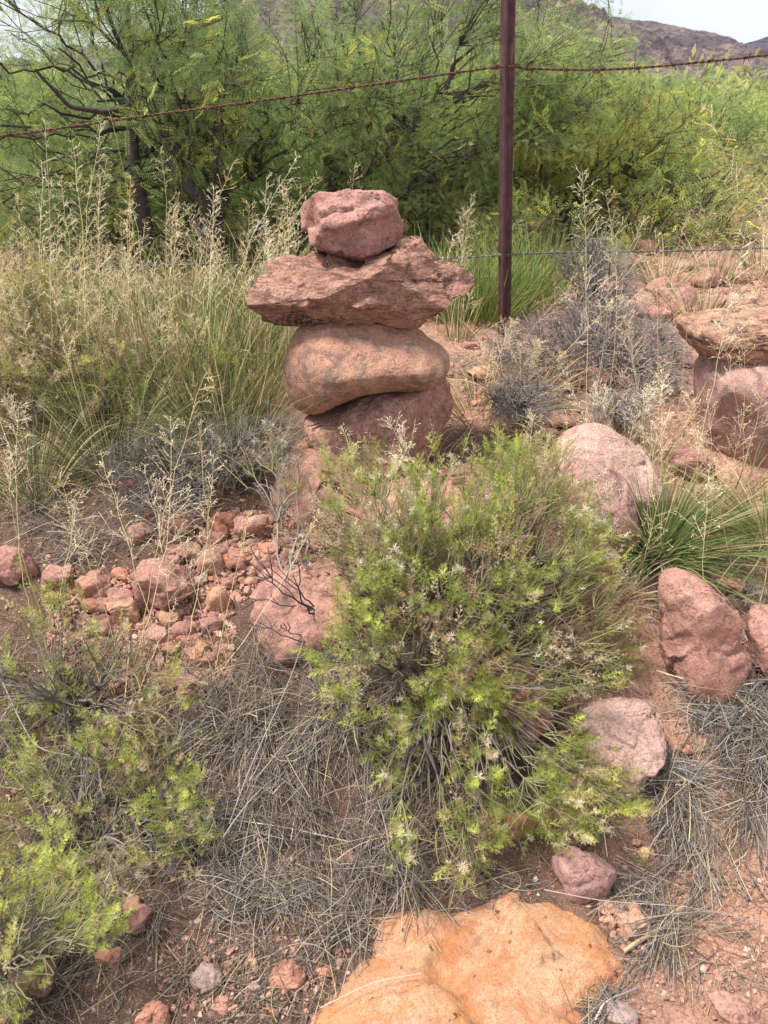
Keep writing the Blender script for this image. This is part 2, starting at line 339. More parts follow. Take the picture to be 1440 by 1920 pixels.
def outline_rock(name, pts, Yc, depth, mat, seed, label, cat='rock', group=None, pw=.55, qd=.8, sub=6, cuts=(), ncut=0, fwd=0, chip=None, rim=.8, grow=.95, soft=.93, **kw):
    if Yc is None:
        my = max(p[1] for p in pts); hy = my-min(p[1] for p in pts); Yc = float(G((max(p[0] for p in pts)+min(p[0] for p in pts))/2, my-.10*hy)[1])+depth*.35
    w = P(np.array([p[0] for p in pts], float), np.array([p[1] for p in pts], float), float(Yc))
    xz = w[:, [0, 2]]; c = np.array([(xz[:, 0].max()+xz[:, 0].min())/2, (xz[:, 1].max()+xz[:, 1].min())/2])
    A = (xz-c)*grow; Bv = np.roll(A, -1, 0)
    th = np.linspace(-PI, PI, 361); dr = np.stack([np.cos(th), np.sin(th)], -1); E = Bv-A
    den = dr[:, None, 0]*E[None, :, 1]-dr[:, None, 1]*E[None, :, 0]; den = np.where(np.abs(den) < 1e-12, 1e-12, den)
    t = (A[None, :, 0]*E[None, :, 1]-A[None, :, 1]*E[None, :, 0])/den
    u = (A[None, :, 0]*dr[:, None, 1]-A[None, :, 1]*dr[:, None, 0])/den
    r = np.where((t > 0) & (u >= -1e-6) & (u <= 1+1e-6), t, 0).max(1); r[-1] = r[0]
    rr = np.where(r <= 0, np.median(r), r)
    ker = np.ones(3)/3; rr = np.convolve(np.concatenate([rr[-2:-1], rr, rr[1:2]]), ker, 'valid')
    D, F = ico(sub); a = np.arctan2(D[:, 2], D[:, 0]); s = np.hypot(D[:, 0], D[:, 2]); R1 = np.interp(a, th, rr)
    sp = np.clip(s, 0, 1)**pw; q2 = np.stack([np.cos(a)*R1*sp, np.sin(a)*R1*sp], -1)
    bth = np.linspace(-PI, PI, 181)[:-1]; bp = np.stack([np.cos(bth), np.sin(bth)], -1)*np.interp(bth, th, rr)[:, None]; ln = np.linalg.norm(np.roll(bp, -1, 0)-bp, axis=1); ln = ln/ln.sum()
    dist = np.concatenate([((ln*((((q2[i:i+4000, None]-bp[None])**2).sum(-1)+1e-7)**-2.5)).sum(1))**-.2 for i in range(0, len(q2), 4000)])
    dist = dist*(1-s**12); t = np.clip(dist/(dist.max()*rim), 0, 1); prof_ = np.sqrt(np.maximum(1-(1-t)**2, 0))*(.82+.18*dist/dist.max())
    V = np.stack([q2[:, 0], depth*np.sign(D[:, 1])*prof_*np.where(np.abs(D[:, 1]) < 1e-6, 0, 1), q2[:, 1]], -1)
    size = (xz[:, 0].max()-xz[:, 0].min()+xz[:, 1].max()-xz[:, 1].min())/4; h = np.array([xz[:, 0].ptp()/2 if hasattr(xz, 'ptp') else np.ptp(xz[:, 0])/2, depth, np.ptp(xz[:, 1])/2])
    rng = np.random.default_rng(seed)
    for n, dd in cuts: V = cutp(V, n, dd*np.linalg.norm(np.array(n)/np.linalg.norm(n)*h), soft)
    for _ in range(ncut):
        n = rng.normal(size=3); n[1] = -abs(n[1])*1.3 if rng.random() < .7 else n[1]; n /= np.linalg.norm(n)
        V = cutp(V, n, (V@n).max()*rng.uniform(.72, .92))
    ch = dict(n=22, step=.018, tilt=.28, warp=.07, sharp=150) if chip is None else chip
    if ch: V = chips(V, seed=seed, **ch)
    V = rough(V, np.zeros(3), size, seed, **kw)
    cen = np.array([c[0], Yc+fwd, c[1]]); base = cen+np.array([0, 0, V[:, 2].min()])
    return tag(mesh(name, V+cen, F, mat, loc=base), label, cat, group)
def stone(name, px, py, w, hpx, mat, seed, label, group=None, cat='stone', sink=.3, dy=.8, rz=None, ncut=13, sub=4, Yc=None, **kw):
    """a stone whose picture is centred on (px, py), w x hpx photo pixels, resting sunk in the ground"""
    b = G(px, py+hpx*.35) if Yc is None else P(px, py+hpx*.35, Yc); sc = px_scale(b); rx = w/2/sc; rng = np.random.default_rng(seed)
    D, F = ico(sub); th = math.atan2(EYE[2]-b[2], b[1]); hh = hpx/2/sc                   # seen from above: split height into rise and depth
    ry = rx*dy; rzv = math.sqrt(max(hh*hh-(ry*math.sin(th))**2, (hh*.35)**2))/math.cos(th); rzv = min(rzv, rx*rng.uniform(.55, 1.1))
    V = np.sign(D)*np.abs(D)**.72
    for _ in range(ncut):
        n = rng.normal(size=3); n /= np.linalg.norm(n); V = cutp(V, n, (V@n).max()*rng.uniform(.62, .88), .97)
    V = V/np.abs(V).max(0)*np.array([rx, ry, rzv])
    V = chips(V, 9, seed, .05, .55, warp=.08, sharp=90)
    kw.setdefault('amp', .10); kw.setdefault('ridge', .05); kw.setdefault('fine', .012)
    V = rough(V, np.zeros(3), (rx+ry+rzv)/3, seed, **kw)
    a = rng.uniform(-.35, .35) if rz is None else rz; ca, sa = math.cos(a), math.sin(a)
    V = V@np.array([[ca, sa, 0], [-sa, ca, 0], [0, 0, 1]])
    z = ground_at(b[0], b[1]+ry*.2)+rzv*(1-2*sink)
    c = np.array([b[0], b[1]+ry*.2, z]); base = c+np.array([0, 0, -rzv])
    return tag(mesh(name, V+c, F, mat, loc=base), label, cat, group)
cz = lambda L: [(420+.3611*a, 320+.3611*b) for a, b in L]
YC = 2.2
outline_rock('cairn_stone', cz([(380, 220), (400, 180), (470, 140), (520, 120), (640, 106), (720, 120), (810, 130), (860, 180), (910, 270), (918, 320), (900, 370), (840, 420), (720, 460), (600, 470), (530, 462), (490, 430), (440, 370), (395, 310)]),
    YC, .115, K_pink, 3, 'small angular pink stone balanced on top of the stone cairn', 'stone', 'stones stacked in the tall cairn', grow=1.035, pw=.5, qd=.75,
    cuts=[((-.15, -1, -.12), .66), ((-.05, -.62, .85), .70), ((.8, -.8, .1), .66), ((-.85, -.5, .2), .74), ((.25, -.25, 1), .84), ((-.3, -.4, -1), .8)], chip=dict(n=13, step=.035, tilt=.55, aniso=(.7, 1, 1.5), warp=.07, sharp=110), amp=.035, ridge=.03, strata=.025, tilt=.12, fine=.012)
outline_rock('cairn_stone', cz([(142, 640), (240, 540), (245, 490), (300, 465), (410, 450), (480, 420), (560, 450), (700, 470), (860, 410), (910, 365), (1010, 368), (1052, 435), (1092, 502), (1215, 500), (1272, 528), (1322, 584), (1285, 598), (1205, 618), (1170, 655), (1060, 732), (990, 782), (915, 808), (830, 800), (700, 775), (560, 790), (380, 805), (310, 808), (240, 775), (170, 720), (150, 690)]),
    YC, .17, K_red, 8, 'wide jagged red slab with pointed right end, second from top in cairn', 'stone', 'stones stacked in the tall cairn', grow=1.035, pw=.62, qd=.8, sub=7,
    cuts=[((-.3, -.75, .6), .62), ((.12, -1, -.25), .60), ((.5, -.7, .45), .66), ((-.1, -.7, -.8), .66)], chip=dict(n=40, step=.03, tilt=.45, aniso=(.5, 1, 1.6), warp=.10, sharp=130), amp=.03, ridge=.03, strata=.035, tilt=-.16, fine=.008)
outline_rock('cairn_stone', cz([(440, 800), (560, 785), (800, 785), (960, 810), (1080, 880), (1150, 940), (1168, 1000), (1140, 1070), (1060, 1110), (960, 1115), (850, 1112), (740, 1138), (620, 1190), (540, 1220), (450, 1245), (380, 1220), (330, 1150), (315, 1080), (325, 970), (360, 880)]),
    YC, .155, K_brown, 13, 'smooth rounded brown cobble, third from top in the cairn', 'stone', 'stones stacked in the tall cairn', grow=1.035, pw=.7, rim=.95, soft=.6, chip=dict(n=12, step=.01, tilt=.12, warp=.3, sharp=10), amp=.04, ridge=.015, fine=.007,
    cuts=[((0, -.75, .65), .86), ((-.7, -.6, -.2), .88)])
outline_rock('cairn_stone', cz([(440, 1275), (520, 1270), (620, 1228), (700, 1188), (800, 1155), (920, 1125), (1030, 1085), (1120, 1070), (1165, 1120), (1190, 1220), (1160, 1300), (1130, 1370), (1060, 1450), (990, 1490), (850, 1550), (740, 1560), (640, 1550), (540, 1500), (480, 1420), (450, 1330)]),
    YC-.01, .165, K_base, 21, 'dark mottled red stone at the bottom of the stone cairn', 'stone', 'stones stacked in the tall cairn', grow=1.035, pw=.5, qd=.7,
    cuts=[((-.1, -1, .25), .72), ((.75, -.7, 0), .74)], amp=.05, ridge=.04, fine=.012)
outline_rock('boulder', [(498, 915), (512, 865), (545, 838), (585, 828), (620, 865), (680, 895), (800, 885), (880, 872), (940, 890), (950, 970), (900, 1050), (700, 1090), (560, 1030), (510, 980)],
    YC-.12, .24, K_boul, 31, 'large pink boulder under the tall stone cairn', 'boulder', pw=.5, qd=.7, amp=.05, ridge=.04, fine=.01, ncut=4)
outline_rock('boulder', [(410, 1215), (440, 1165), (480, 1115), (540, 1085), (600, 1070), (680, 1070), (700, 1150), (640, 1250), (520, 1290), (430, 1265)],
    1.63, .17, K_boul, 37, 'broad red boulder at the left foot of the main green shrub', 'boulder', pw=.55, qd=.8, amp=.05, ridge=.05, fine=.01, ncut=5)
outline_rock('boulder', [(1035, 860), (1065, 828), (1115, 808), (1170, 818), (1215, 855), (1245, 900), (1240, 950), (1150, 960), (1060, 920)],
    None, .17, K_pale, 41, 'pale pink speckled boulder behind the green grass tuft', 'boulder', pw=.5, cuts=[((.1, -.6, .8), .68)], amp=.04, ridge=.03, fine=.01)
outline_rock('boulder', [(1050, 900), (1080, 862), (1150, 880), (1200, 930), (1205, 990), (1150, 1030), (1070, 1010), (1045, 960)],
    None, .12, K_purp, 43, 'dull purple boulder just below the pale pink speckled boulder', 'boulder', pw=.5, ncut=5, amp=.05, ridge=.04, fine=.01)
outline_rock('boulder', [(1318, 750), (1322, 700), (1350, 672), (1450, 662), (1540, 700), (1580, 800), (1560, 900), (1440, 930), (1350, 905), (1318, 840)],
    2.30, .2, K_purp, 47, 'large purplish red boulder carrying the flat tan slab at right', 'boulder', 'rocks of the right hand stack', grow=1.05, pw=.45, ncut=2, amp=.03, ridge=.02, fine=.01)
outline_rock('boulder', [(1278, 612), (1290, 592), (1350, 588), (1440, 585), (1560, 590), (1610, 620), (1590, 670), (1480, 688), (1410, 682), (1370, 682), (1330, 662), (1292, 640)],
    2.33, .14, K_tan, 53, 'flat layered tan slab resting on the purplish boulder at right', 'slab', 'rocks of the right hand stack', grow=1.0, pw=.55, sub=6, amp=.04, ridge=.06, strata=.05, tilt=0., fine=.015)
outline_rock('boulder', [(1238, 1180), (1238, 1120), (1262, 1088), (1310, 1085), (1350, 1110), (1380, 1150), (1392, 1220), (1385, 1290), (1320, 1310), (1262, 1285), (1240, 1235)],
    None, .1, K_boul, 59, 'upright blocky red boulder standing on the right bank', 'boulder', pw=.48, cuts=[((-.75, -.65, .1), .66), ((.35, -.9, .3), .7), ((0, -.4, 1), .84)], amp=.04, ridge=.03, fine=.012)
outline_rock('boulder', [(1408, 1240), (1405, 1180), (1425, 1150), (1480, 1140), (1530, 1170), (1530, 1260), (1470, 1300), (1425, 1280)],
    None, .08, K_boul, 61, 'red boulder cut off by the right edge beside the blocky one', 'boulder', ncut=5, amp=.04, ridge=.03)
outline_rock('boulder', [(1090, 1350), (1150, 1338), (1222, 1333), (1250, 1350), (1245, 1385), (1215, 1420), (1205, 1455), (1150, 1480), (1110, 1450), (1085, 1400)],
    None, .09, K_pale, 67, 'flat pale pink rock half under the lower right of the shrub', 'rock', ncut=4, cuts=[((0, -.7, .7), .66)], amp=.05, ridge=.04, fine=.012)
outline_rock('boulder', [(985, 1050), (1000, 995), (1060, 975), (1130, 990), (1165, 1050), (1160, 1110), (1090, 1140), (1010, 1120)],
    None, .11, K_purp, 71, 'dark red boulder seen through the right side of the shrub', 'boulder', ncut=6, amp=.05, ridge=.04)
outline_rock('boulder', [(890, 1330), (900, 1270), (960, 1250), (1020, 1270), (1040, 1330), (1000, 1380), (920, 1380)],
    None, .1, K_rust, 73, 'rusty boulder hidden inside the main green shrub', 'boulder', ncut=6, amp=.05, ridge=.04)
# slab boulder in the path
def slab():
    c = G(880, 1830); D, F = ico(7); rng = np.random.default_rng(5)
    out = [(590, 1920), (640, 1850), (690, 1780), (700, 1710), (760, 1695), (850, 1700), (920, 1665), (985, 1640), (1060, 1670), (1120, 1740), (1172, 1800), (1150, 1850), (1110, 1900), (1120, 1990), (1080, 2080), (900, 2160), (700, 2120), (600, 2020)]
    zt = .035; pts = []
    for a, b in out:
        d = ray(a, b); t = (zt*.4-EYE[2])/d[2]; pts.append((EYE+d*t)[:2])
    pts = np.array(pts); pts = pts.mean(0)+(pts-pts.mean(0))*np.array([1.10, 1.04]); cc = np.array([pts[:, 0].mean(), pts[:, 1].mean()]); A = pts-cc; Bv = np.roll(A, -1, 0); th = np.linspace(-PI, PI, 361)
    dr = np.stack([np.cos(th), np.sin(th)], -1); E = Bv-A; den = dr[:, None, 0]*E[None, :, 1]-dr[:, None, 1]*E[None, :, 0]
    t = (A[None, :, 0]*E[None, :, 1]-A[None, :, 1]*E[None, :, 0])/den; u = (A[None, :, 0]*dr[:, None, 1]-A[None, :, 1]*dr[:, None, 0])/den
    r = np.where((t > 0) & (u >= -1e-6) & (u <= 1+1e-6), t, 0).max(1); r = np.convolve(np.concatenate([r[-4:-1], r, r[1:4]]), np.ones(7)/7, 'valid')
    a = np.arctan2(D[:, 1], D[:, 0]); s = np.hypot(D[:, 0], D[:, 1]); R = np.interp(a, th, r); sp = s**.6
    V = np.stack([np.cos(a)*R*sp, np.sin(a)*R*sp, np.sign(D[:, 2])*np.abs(D[:, 2])**1.0*.078], -1)
    V[:, 2] += .010*fbm(V*5, 3, 4)+.008*ridged(V*7+3, 5, 8)+.004*fbm(V*34, 4, 9); V[:, :2] *= (1+.03*fbm(V*8, 3, 6))[:, None]
    V = chips(V, 34, 5, .018, .22, aniso=(1, 1, .6), warp=.12, sharp=110)
    b = np.array([cc[0], cc[1], -.036]); tag(mesh('rock_slab', V+b, F, K_slab, loc=b), 'large flat orange and cream rock set in the path', 'rock')
slab()
# separate stones: px, py, w, h, material, label
ST = [
 (1098, 1630, 104, 98, K_purp, 'dusty purple triangular rock just above the orange slab'),
 (1208, 1604, 30, 26, K_yel, 'small yellow pebble to the right of the purple triangular rock'),
 (1190, 1582, 18, 14, K_oran, 'tiny orange pebble above the small yellow pebble'),
 (1182, 1480, 26, 28, K_oran, 'small orange stone below the flat pale pink rock'),
 (1186, 1728, 62, 46, K_oran, 'flat orange stone right of the slab top'),
 (1140, 1728, 32, 28, K_oran, 'small bright orange wedge stone against the slab edge'),
 (1150, 1700, 60, 24, K_oran, 'low orange stone under the purple triangular rock'),
 (540, 1822, 62, 50, K_rust, 'bright rust red stone left of the orange slab'),
 (610, 1820, 30, 38, K_rust, 'small rust red stone between the bright rust stone and the slab'),
 (290, 1900, 58, 56, K_rust, 'rust red stone at the bottom edge left of centre'),
 (395, 1830, 62, 50, K_grey, 'flat grey stone sunk in soil at the lower left'),
 (440, 1888, 22, 34, K_oran, 'upright orange pebble at the bottom below the flat grey stone'),
 (415, 1880, 34, 30, K_rust, 'dull red pebble beside the upright orange pebble'),
 (478, 1852, 28, 28, K_grey, 'brown round pebble between grey stone and rust stone'),
 (475, 1806, 24, 14, K_oran, 'small flat orange chip above the brown round pebble'),
 (70, 1830, 100, 60, K_boul, 'dull red rock half buried at the lower left edge'),
 (205, 1790, 50, 40, K_rust, 'dark rust stone in grey straw at the lower left'),
 (255, 1715, 70, 60, K_boul, 'brown red rock in shade below the dried seed heads'),
 (655, 1602, 34, 50, K_rust, 'upright dark rust stone in straw below the main shrub'),
 (705, 1620, 46, 26, K_rust, 'flat rust stone beside the upright dark rust stone'),
 (1100, 1872, 0, 0, None, ''),
 (1165, 1900, 58, 36, K_grey, 'dusty pink stone at the bottom beside the slab'),
 (1370, 1900, 90, 44, K_boul, 'low red rock at the bottom right corner'),
 (310, 1098, 124, 96, K_boul, 'round red boulder in the rubble left of the cairn'),
 (408, 1118, 52, 54, K_oran, 'orange cobble right of the round red boulder'),
 (388, 1052, 44, 32, K_oran, 'pale orange cobble above the round red boulder'),
 (350, 1036, 52, 34, K_oran, 'flat orange stone at the top of the rubble'),
 (468, 988, 64, 50, K_boul, 'angular pink rock at the foot of the cairn boulder'),
 (420, 978, 46, 42, K_rust, 'dark red cobble left of the angular pink rock'),
 (405, 1008, 56, 32, K_boul, 'low red stone under the dark red cobble'),
 (448, 1050, 50, 36, K_rust, 'small red stone amid the gravel of the rubble'),
 (500, 1060, 50, 40, K_pink, 'pink stone on the upper edge of the broad red boulder'),
 (375, 1085, 34, 44, K_grey, 'grey brown stone between round boulder and orange cobble'),
 (182, 1098, 60, 44, K_boul, 'red stone at the left end of the rubble'),
 (212, 1125, 70, 40, K_boul, 'jagged red stone just below the left end of the rubble'),
 (238, 1150, 66, 56, K_oran, 'light orange block in front of the round red boulder'),
 (270, 1170, 34, 30, K_oran, 'small tan stone beside the light orange block'),
 (345, 1180, 50, 40, K_pink, 'pink stone in front of the rubble under thin stalks'),
 (395, 1170, 44, 36, K_pink, 'small pink stone left of the broad red boulder'),
 (375, 1225, 60, 40, K_oran, 'light tan stone at the lower end of the rubble'),
 (365, 1280, 64, 70, K_boul, 'red block below the rubble beside grey straw'),
 (110, 1075, 60, 56, K_boul, 'pinkish rock behind the left green shrub'),
 (20, 1065, 80, 76, K_boul, 'red rock on the left edge behind the green shrub'),
 (300, 925, 56, 34, K_rust, 'dark rust rock in shade under the grey twigs'),
 (350, 975, 60, 34, K_rust, 'dark flat rock between twigs and rubble'),
 (250, 900, 50, 26, K_rust, 'small dark rock in shade beneath the left grasses'),
 (265, 1000, 50, 34, K_boul, 'brown rock at the back of the rubble'),
 (1112, 715, 68, 46, K_boul, 'red rock in front of the grey dead shrub'),
 (1050, 790, 60, 30, K_boul, 'low pink stone between the cairn and the pale boulder'),
 (1268, 560, 84, 62, K_pink, 'pink boulder beyond the right hand stack'),
 (1375, 575, 64, 44, K_pink, 'small pink boulder behind the flat tan slab'),
 (1330, 500, 90, 34, K_boul, 'distant low red rocks on the slope at right'),
 (1400, 520, 60, 26, K_boul, 'distant small red rock on the slope right of the low one'),
 (1290, 870, 90, 60, K_pink, 'dusty pink rock between the pale boulder and the purplish boulder'),
 (1365, 1095, 60, 36, K_oran, 'orange rock half hidden in straw under the grass tuft'),
 (1405, 1330, 46, 30, K_rust, 'small rust rock under grey straw at right edge'),
 (1265, 1395, 60, 30, K_rust, 'dark rust rock beside the flat pale pink rock'),
 (975, 1545, 60, 56, K_rust, 'dark maroon rock under the drooping lower shrub branches'),
 (1095, 1475, 60, 34, K_boul, 'brown rock under the lower right branches of the shrub'),
 (905, 700, 60, 30, K_oran, 'low orange stone just behind the cairn'),
]
for k, (a, b, w, h, m, lab) in enumerate(ST):
    if m is None: continue
    big = w > 55
    stone('rock' if big else 'stone', a, b, w, h, m, 100+k*7, lab, cat='rock' if big else 'stone', sub=5 if big else 4, sink=.22 if b < 1500 else .3)
# small countable pebbles, told apart by nothing but their patch
rng = np.random.default_rng(77)
mats = [K_boul, K_oran, K_boul, K_pink, K_rust]
def pebbles(n, boxes, lo, hi, label, group):
    protos = []
    for k in range(n):
        bx = boxes[rng.integers(len(boxes))]; a, b = rng.uniform(bx[0], bx[2]), rng.uniform(bx[1], bx[3]); w = lo+(hi-lo)*rng.random()**1.7
        stone('pebble', a, b, w, w*rng.uniform(.5, .95), mats[rng.integers(5)], 900+k*3+int(lo), label, group, 'pebble', sub=3, sink=rng.uniform(.2, .45), ncut=13, amp=.06, ridge=.03)
pebbles(200, [(380, 940, 560, 1100), (440, 1030, 500, 1070), (300, 1140, 440, 1300), (80, 1100, 330, 1230)], 8, 30, 'small red or orange pebble lying in the rubble left of the cairn boulder', 'pebbles of the rubble')
pebbles(46, [(160, 1060, 420, 1250), (400, 960, 640, 1100), (300, 960, 420, 1060)], 28, 60, 'middling red or tan stone lying among the rubble left of the cairn boulder', 'stones of the rubble')
pebbles(30, [(380, 1780, 640, 1915)], 8, 20, 'small pebble pressed into the soil left of the orange slab', 'pebbles in the soil by the slab')
pebbles(16, [(1130, 1560, 1300, 1800), (1180, 1800, 1440, 1915)], 7, 17, 'tiny pebble in the straw and soil right of the slab', 'pebbles right of the slab')
pebbles(34, [(840, 650, 1320, 800), (1240, 500, 1440, 580)], 10, 26, 'small stone on the bare red soil behind the boulders', 'stones on the bare soil')
pebbles(42, [(1180, 440, 1440, 590), (1000, 560, 1330, 720), (1180, 470, 1440, 600)], 26, 70, 'reddish rock scattered over the scrubby slope behind the right hand stack', 'rocks of the slope behind')
pebbles(24, [(850, 640, 1320, 820)], 24, 55, 'dusty red rock lying between dead shrub and boulders', 'rocks between the shrubs')
# gravel: uncountable chips
acc = Acc(); D, F = ico(1); n = 20000
gxx = rng.uniform(-1.2, 1.5, n); gyy = rng.uniform(.7, 3.4, n)**1.0; s = .0012+.0055*rng.random(n)**4
Rm = frames(rng.normal(size=(n, 3)), rng); pos = np.stack([gxx, gyy, terr(gxx, gyy)+s*.3], -1)
cc = np.array([[.42, .2, .13], [.5, .3, .2], [.3, .15, .11], [.5, .36, .28], [.38, .26, .2]])[rng.integers(0, 5, n)]*rng.uniform(.7, 1.2, (n, 1))
stamp(acc, D*(1+.25*rng.normal(size=(len(D), 1))), F, pos, Rm, s[:, None]*rng.uniform(.5, 1.3, (n, 3)), cc)
for (pa, pb_, n, lo, hi) in (((300, 960), (560, 1120), 1500, .003, .011), ((90, 1090), (440, 1290), 1800, .003, .010), ((1150, 450), (1440, 600), 1200, .004, .014), ((860, 640), (1330, 830), 1200, .003, .010), ((1150, 1600), (1440, 1900), 500, .002, .006), ((300, 1760), (640, 1910), 500, .002, .007)):
    ws = np.array([G(a_, b_)[:2] for a_, b_ in (pa, (pb_[0], pa[1]), pb_, (pa[0], pb_[1]))]); u, w_ = rng.random((n, 1)), rng.random((n, 1))
    xy = (ws[0]*(1-u)+ws[1]*u)*(1-w_)+(ws[3]*(1-u)+ws[2]*u)*w_; s = lo+(hi-lo)*rng.random(n)**2.5; pos = np.c_[xy, terr(xy[:, 0], xy[:, 1])+s*.2]
    cc = np.array([[.40, .21, .15], [.44, .25, .18], [.36, .19, .15], [.46, .32, .26]])[rng.integers(0, 4, n)]*rng.uniform(.7, 1.2, (n, 1)); D2, F2 = ico(2)
    stamp(acc, np.sign(D2)*np.abs(D2)**.7*(1+.2*rng.normal(size=(len(D2), 1))), F2, pos, frames(rng.normal(size=(n, 3)), rng), s[:, None]*rng.uniform(.45, 1.2, (n, 3)), cc)
tag(acc.build('gravel', M_stem, smooth=False), kind='stuff')
# ================================================================== plants
def inpoly(x, y, poly):
    r = np.zeros(len(x), bool); n = len(poly)
    for i in range(n):
        x1, y1 = poly[i]; x2, y2 = poly[(i+1) % n]
        c = ((y1 > y) != (y2 > y)) & (x < (x2-x1)*(y-y1)/((y2-y1) or 1e-9)+x1); r ^= c
    return r
def sample_poly(poly, n, rng):
    p = np.array(poly, float); o = np.zeros((0, 2))
    while len(o) < n:
        q = rng.uniform(p.min(0), p.max(0), (n*2, 2)); o = np.concatenate([o, q[inpoly(q[:, 0], q[:, 1], poly)]])
    return o[:n]
def nearest(A, B):
    return np.concatenate([np.argmin(((A[i:i+500, None]-B[None])**2).sum(-1), 1) for i in range(0, len(A), 500)])
def skeleton(base, tips, n1, n2, rng, sag=.08, jit=.02, K=8, r=(.008, .004, .0018, .0008), pull=(.5, .2)):
    """branches from base to tips in three orders -> list of (polylines, radii) and the direction at each tip"""
    n2 = min(n2, len(tips)); i2 = rng.choice(len(tips), n2, replace=False); N2 = tips[i2]+(base-tips[i2])*pull[1]*rng.uniform(.6, 1.4, (n2, 1))
    i1 = rng.choice(n2, min(n1, n2), replace=False); N1 = N2[i1]+(base-N2[i1])*pull[0]*rng.uniform(.7, 1.3, (len(i1), 1))
    out = []
    def seg(A, Bn, r0, r1, K):
        L = np.linalg.norm(Bn-A, axis=1, keepdims=True)
        mid = (A+Bn)/2+rng.normal(size=A.shape)*L*.16+np.array([0, 0, 1])*L*sag*rng.uniform(-.3, 1.3, L.shape)
        l = bez(A, mid, Bn, K); t = np.linspace(0, 1, K)[None, :, None]
        l = l+rng.normal(size=l.shape)*jit*L[:, None]*np.sin(PI*t)
        R = r0+(r1-r0)*np.linspace(0, 1, K)[None]; out.append((l, np.broadcast_to(R, (len(A), K)))); return l
    B0 = base+rng.normal(size=N1.shape)*.01
    l0 = seg(B0, N1, r[0], r[1], K); c0 = l0[:, K//2:].reshape(-1, 3); a = nearest(N2, c0); l1 = seg(c0[a], N2, r[1], r[2], K)
    c1 = l1[:, K//3:].reshape(-1, 3); b = nearest(tips+(base-tips)*pull[1]*.5*rng.uniform(.2, 1.4, (len(tips), 1)), c1); l = seg(c1[b], tips, r[2], r[3], 5)
    d = nrm(tips-l[:, 2]); return out, d
# --- shoot with fine pinnate leaves
def shoot_tpl(rng, L=.055, n=17, ll=.018, lobes=2, w=.0007, spread=(35, 65)):
    B = []; T = []; W = []
    for i in range(n):
        t = .12+.88*i/(n-1); az = i*2.4+rng.uniform(-.4, .4); el = math.radians(rng.uniform(*spread)*(1-.5*max(0, t-.7)/.3))
        h = np.array([math.cos(az), math.sin(az), 0]); d = h*math.sin(el)+np.array([0, 0, math.cos(el)]); le = ll*rng.uniform(.7, 1.15)*(1-.35*abs(t-.5))
        p = np.array([0, 0, t*L]); e = p+d*le; s = np.cross(d, h); s = s/(np.linalg.norm(s)+1e-9)
        B.append(p); T.append(e); W.append(s*w)
        for k in range(lobes):
            f = .35+.3*k
            for sg in (-1, 1):
                q = p+d*le*f; dd = d*.75+s*sg*.65+rng.normal(size=3)*.08; dd /= np.linalg.norm(dd)
                B.append(q); T.append(q+dd*le*.42); ww = np.cross(dd, np.cross(d, s)); ww /= np.linalg.norm(ww)+1e-9; W.append(ww*w*.85)
    B.append([0, 0, 0]); T.append([0, 0, L*1.05]); W.append([w*.9, 0, 0]); B.append([0, 0, 0]); T.append([0, 0, L*1.05]); W.append([0, w*.9, 0])
    return kites(np.array(B), np.array(T), np.array(W))
def star_tpl(rng, n=20, L=.013, w=.0007):
    d = nrm(rng.normal(size=(n, 3))+np.array([0, 0, .7])); T = d*L*rng.uniform(.5, 1.1, (n, 1)); W = nrm(np.cross(d, rng.normal(size=(n, 3))))*w
    return kites(np.zeros((n, 3)), T, W)
rng = np.random.default_rng(11)
SH = [shoot_tpl(rng) for _ in range(5)]; SH_D = [shoot_tpl(rng, .045, 13, .012, 1, .0007, (40, 85)) for _ in range(3)]
STAR = [star_tpl(rng) for _ in range(3)]
GREENS = np.array([[.22, .265, .07], [.35, .41, .09], [.50, .55, .13], [.46, .43, .17], [.52, .43, .25]])
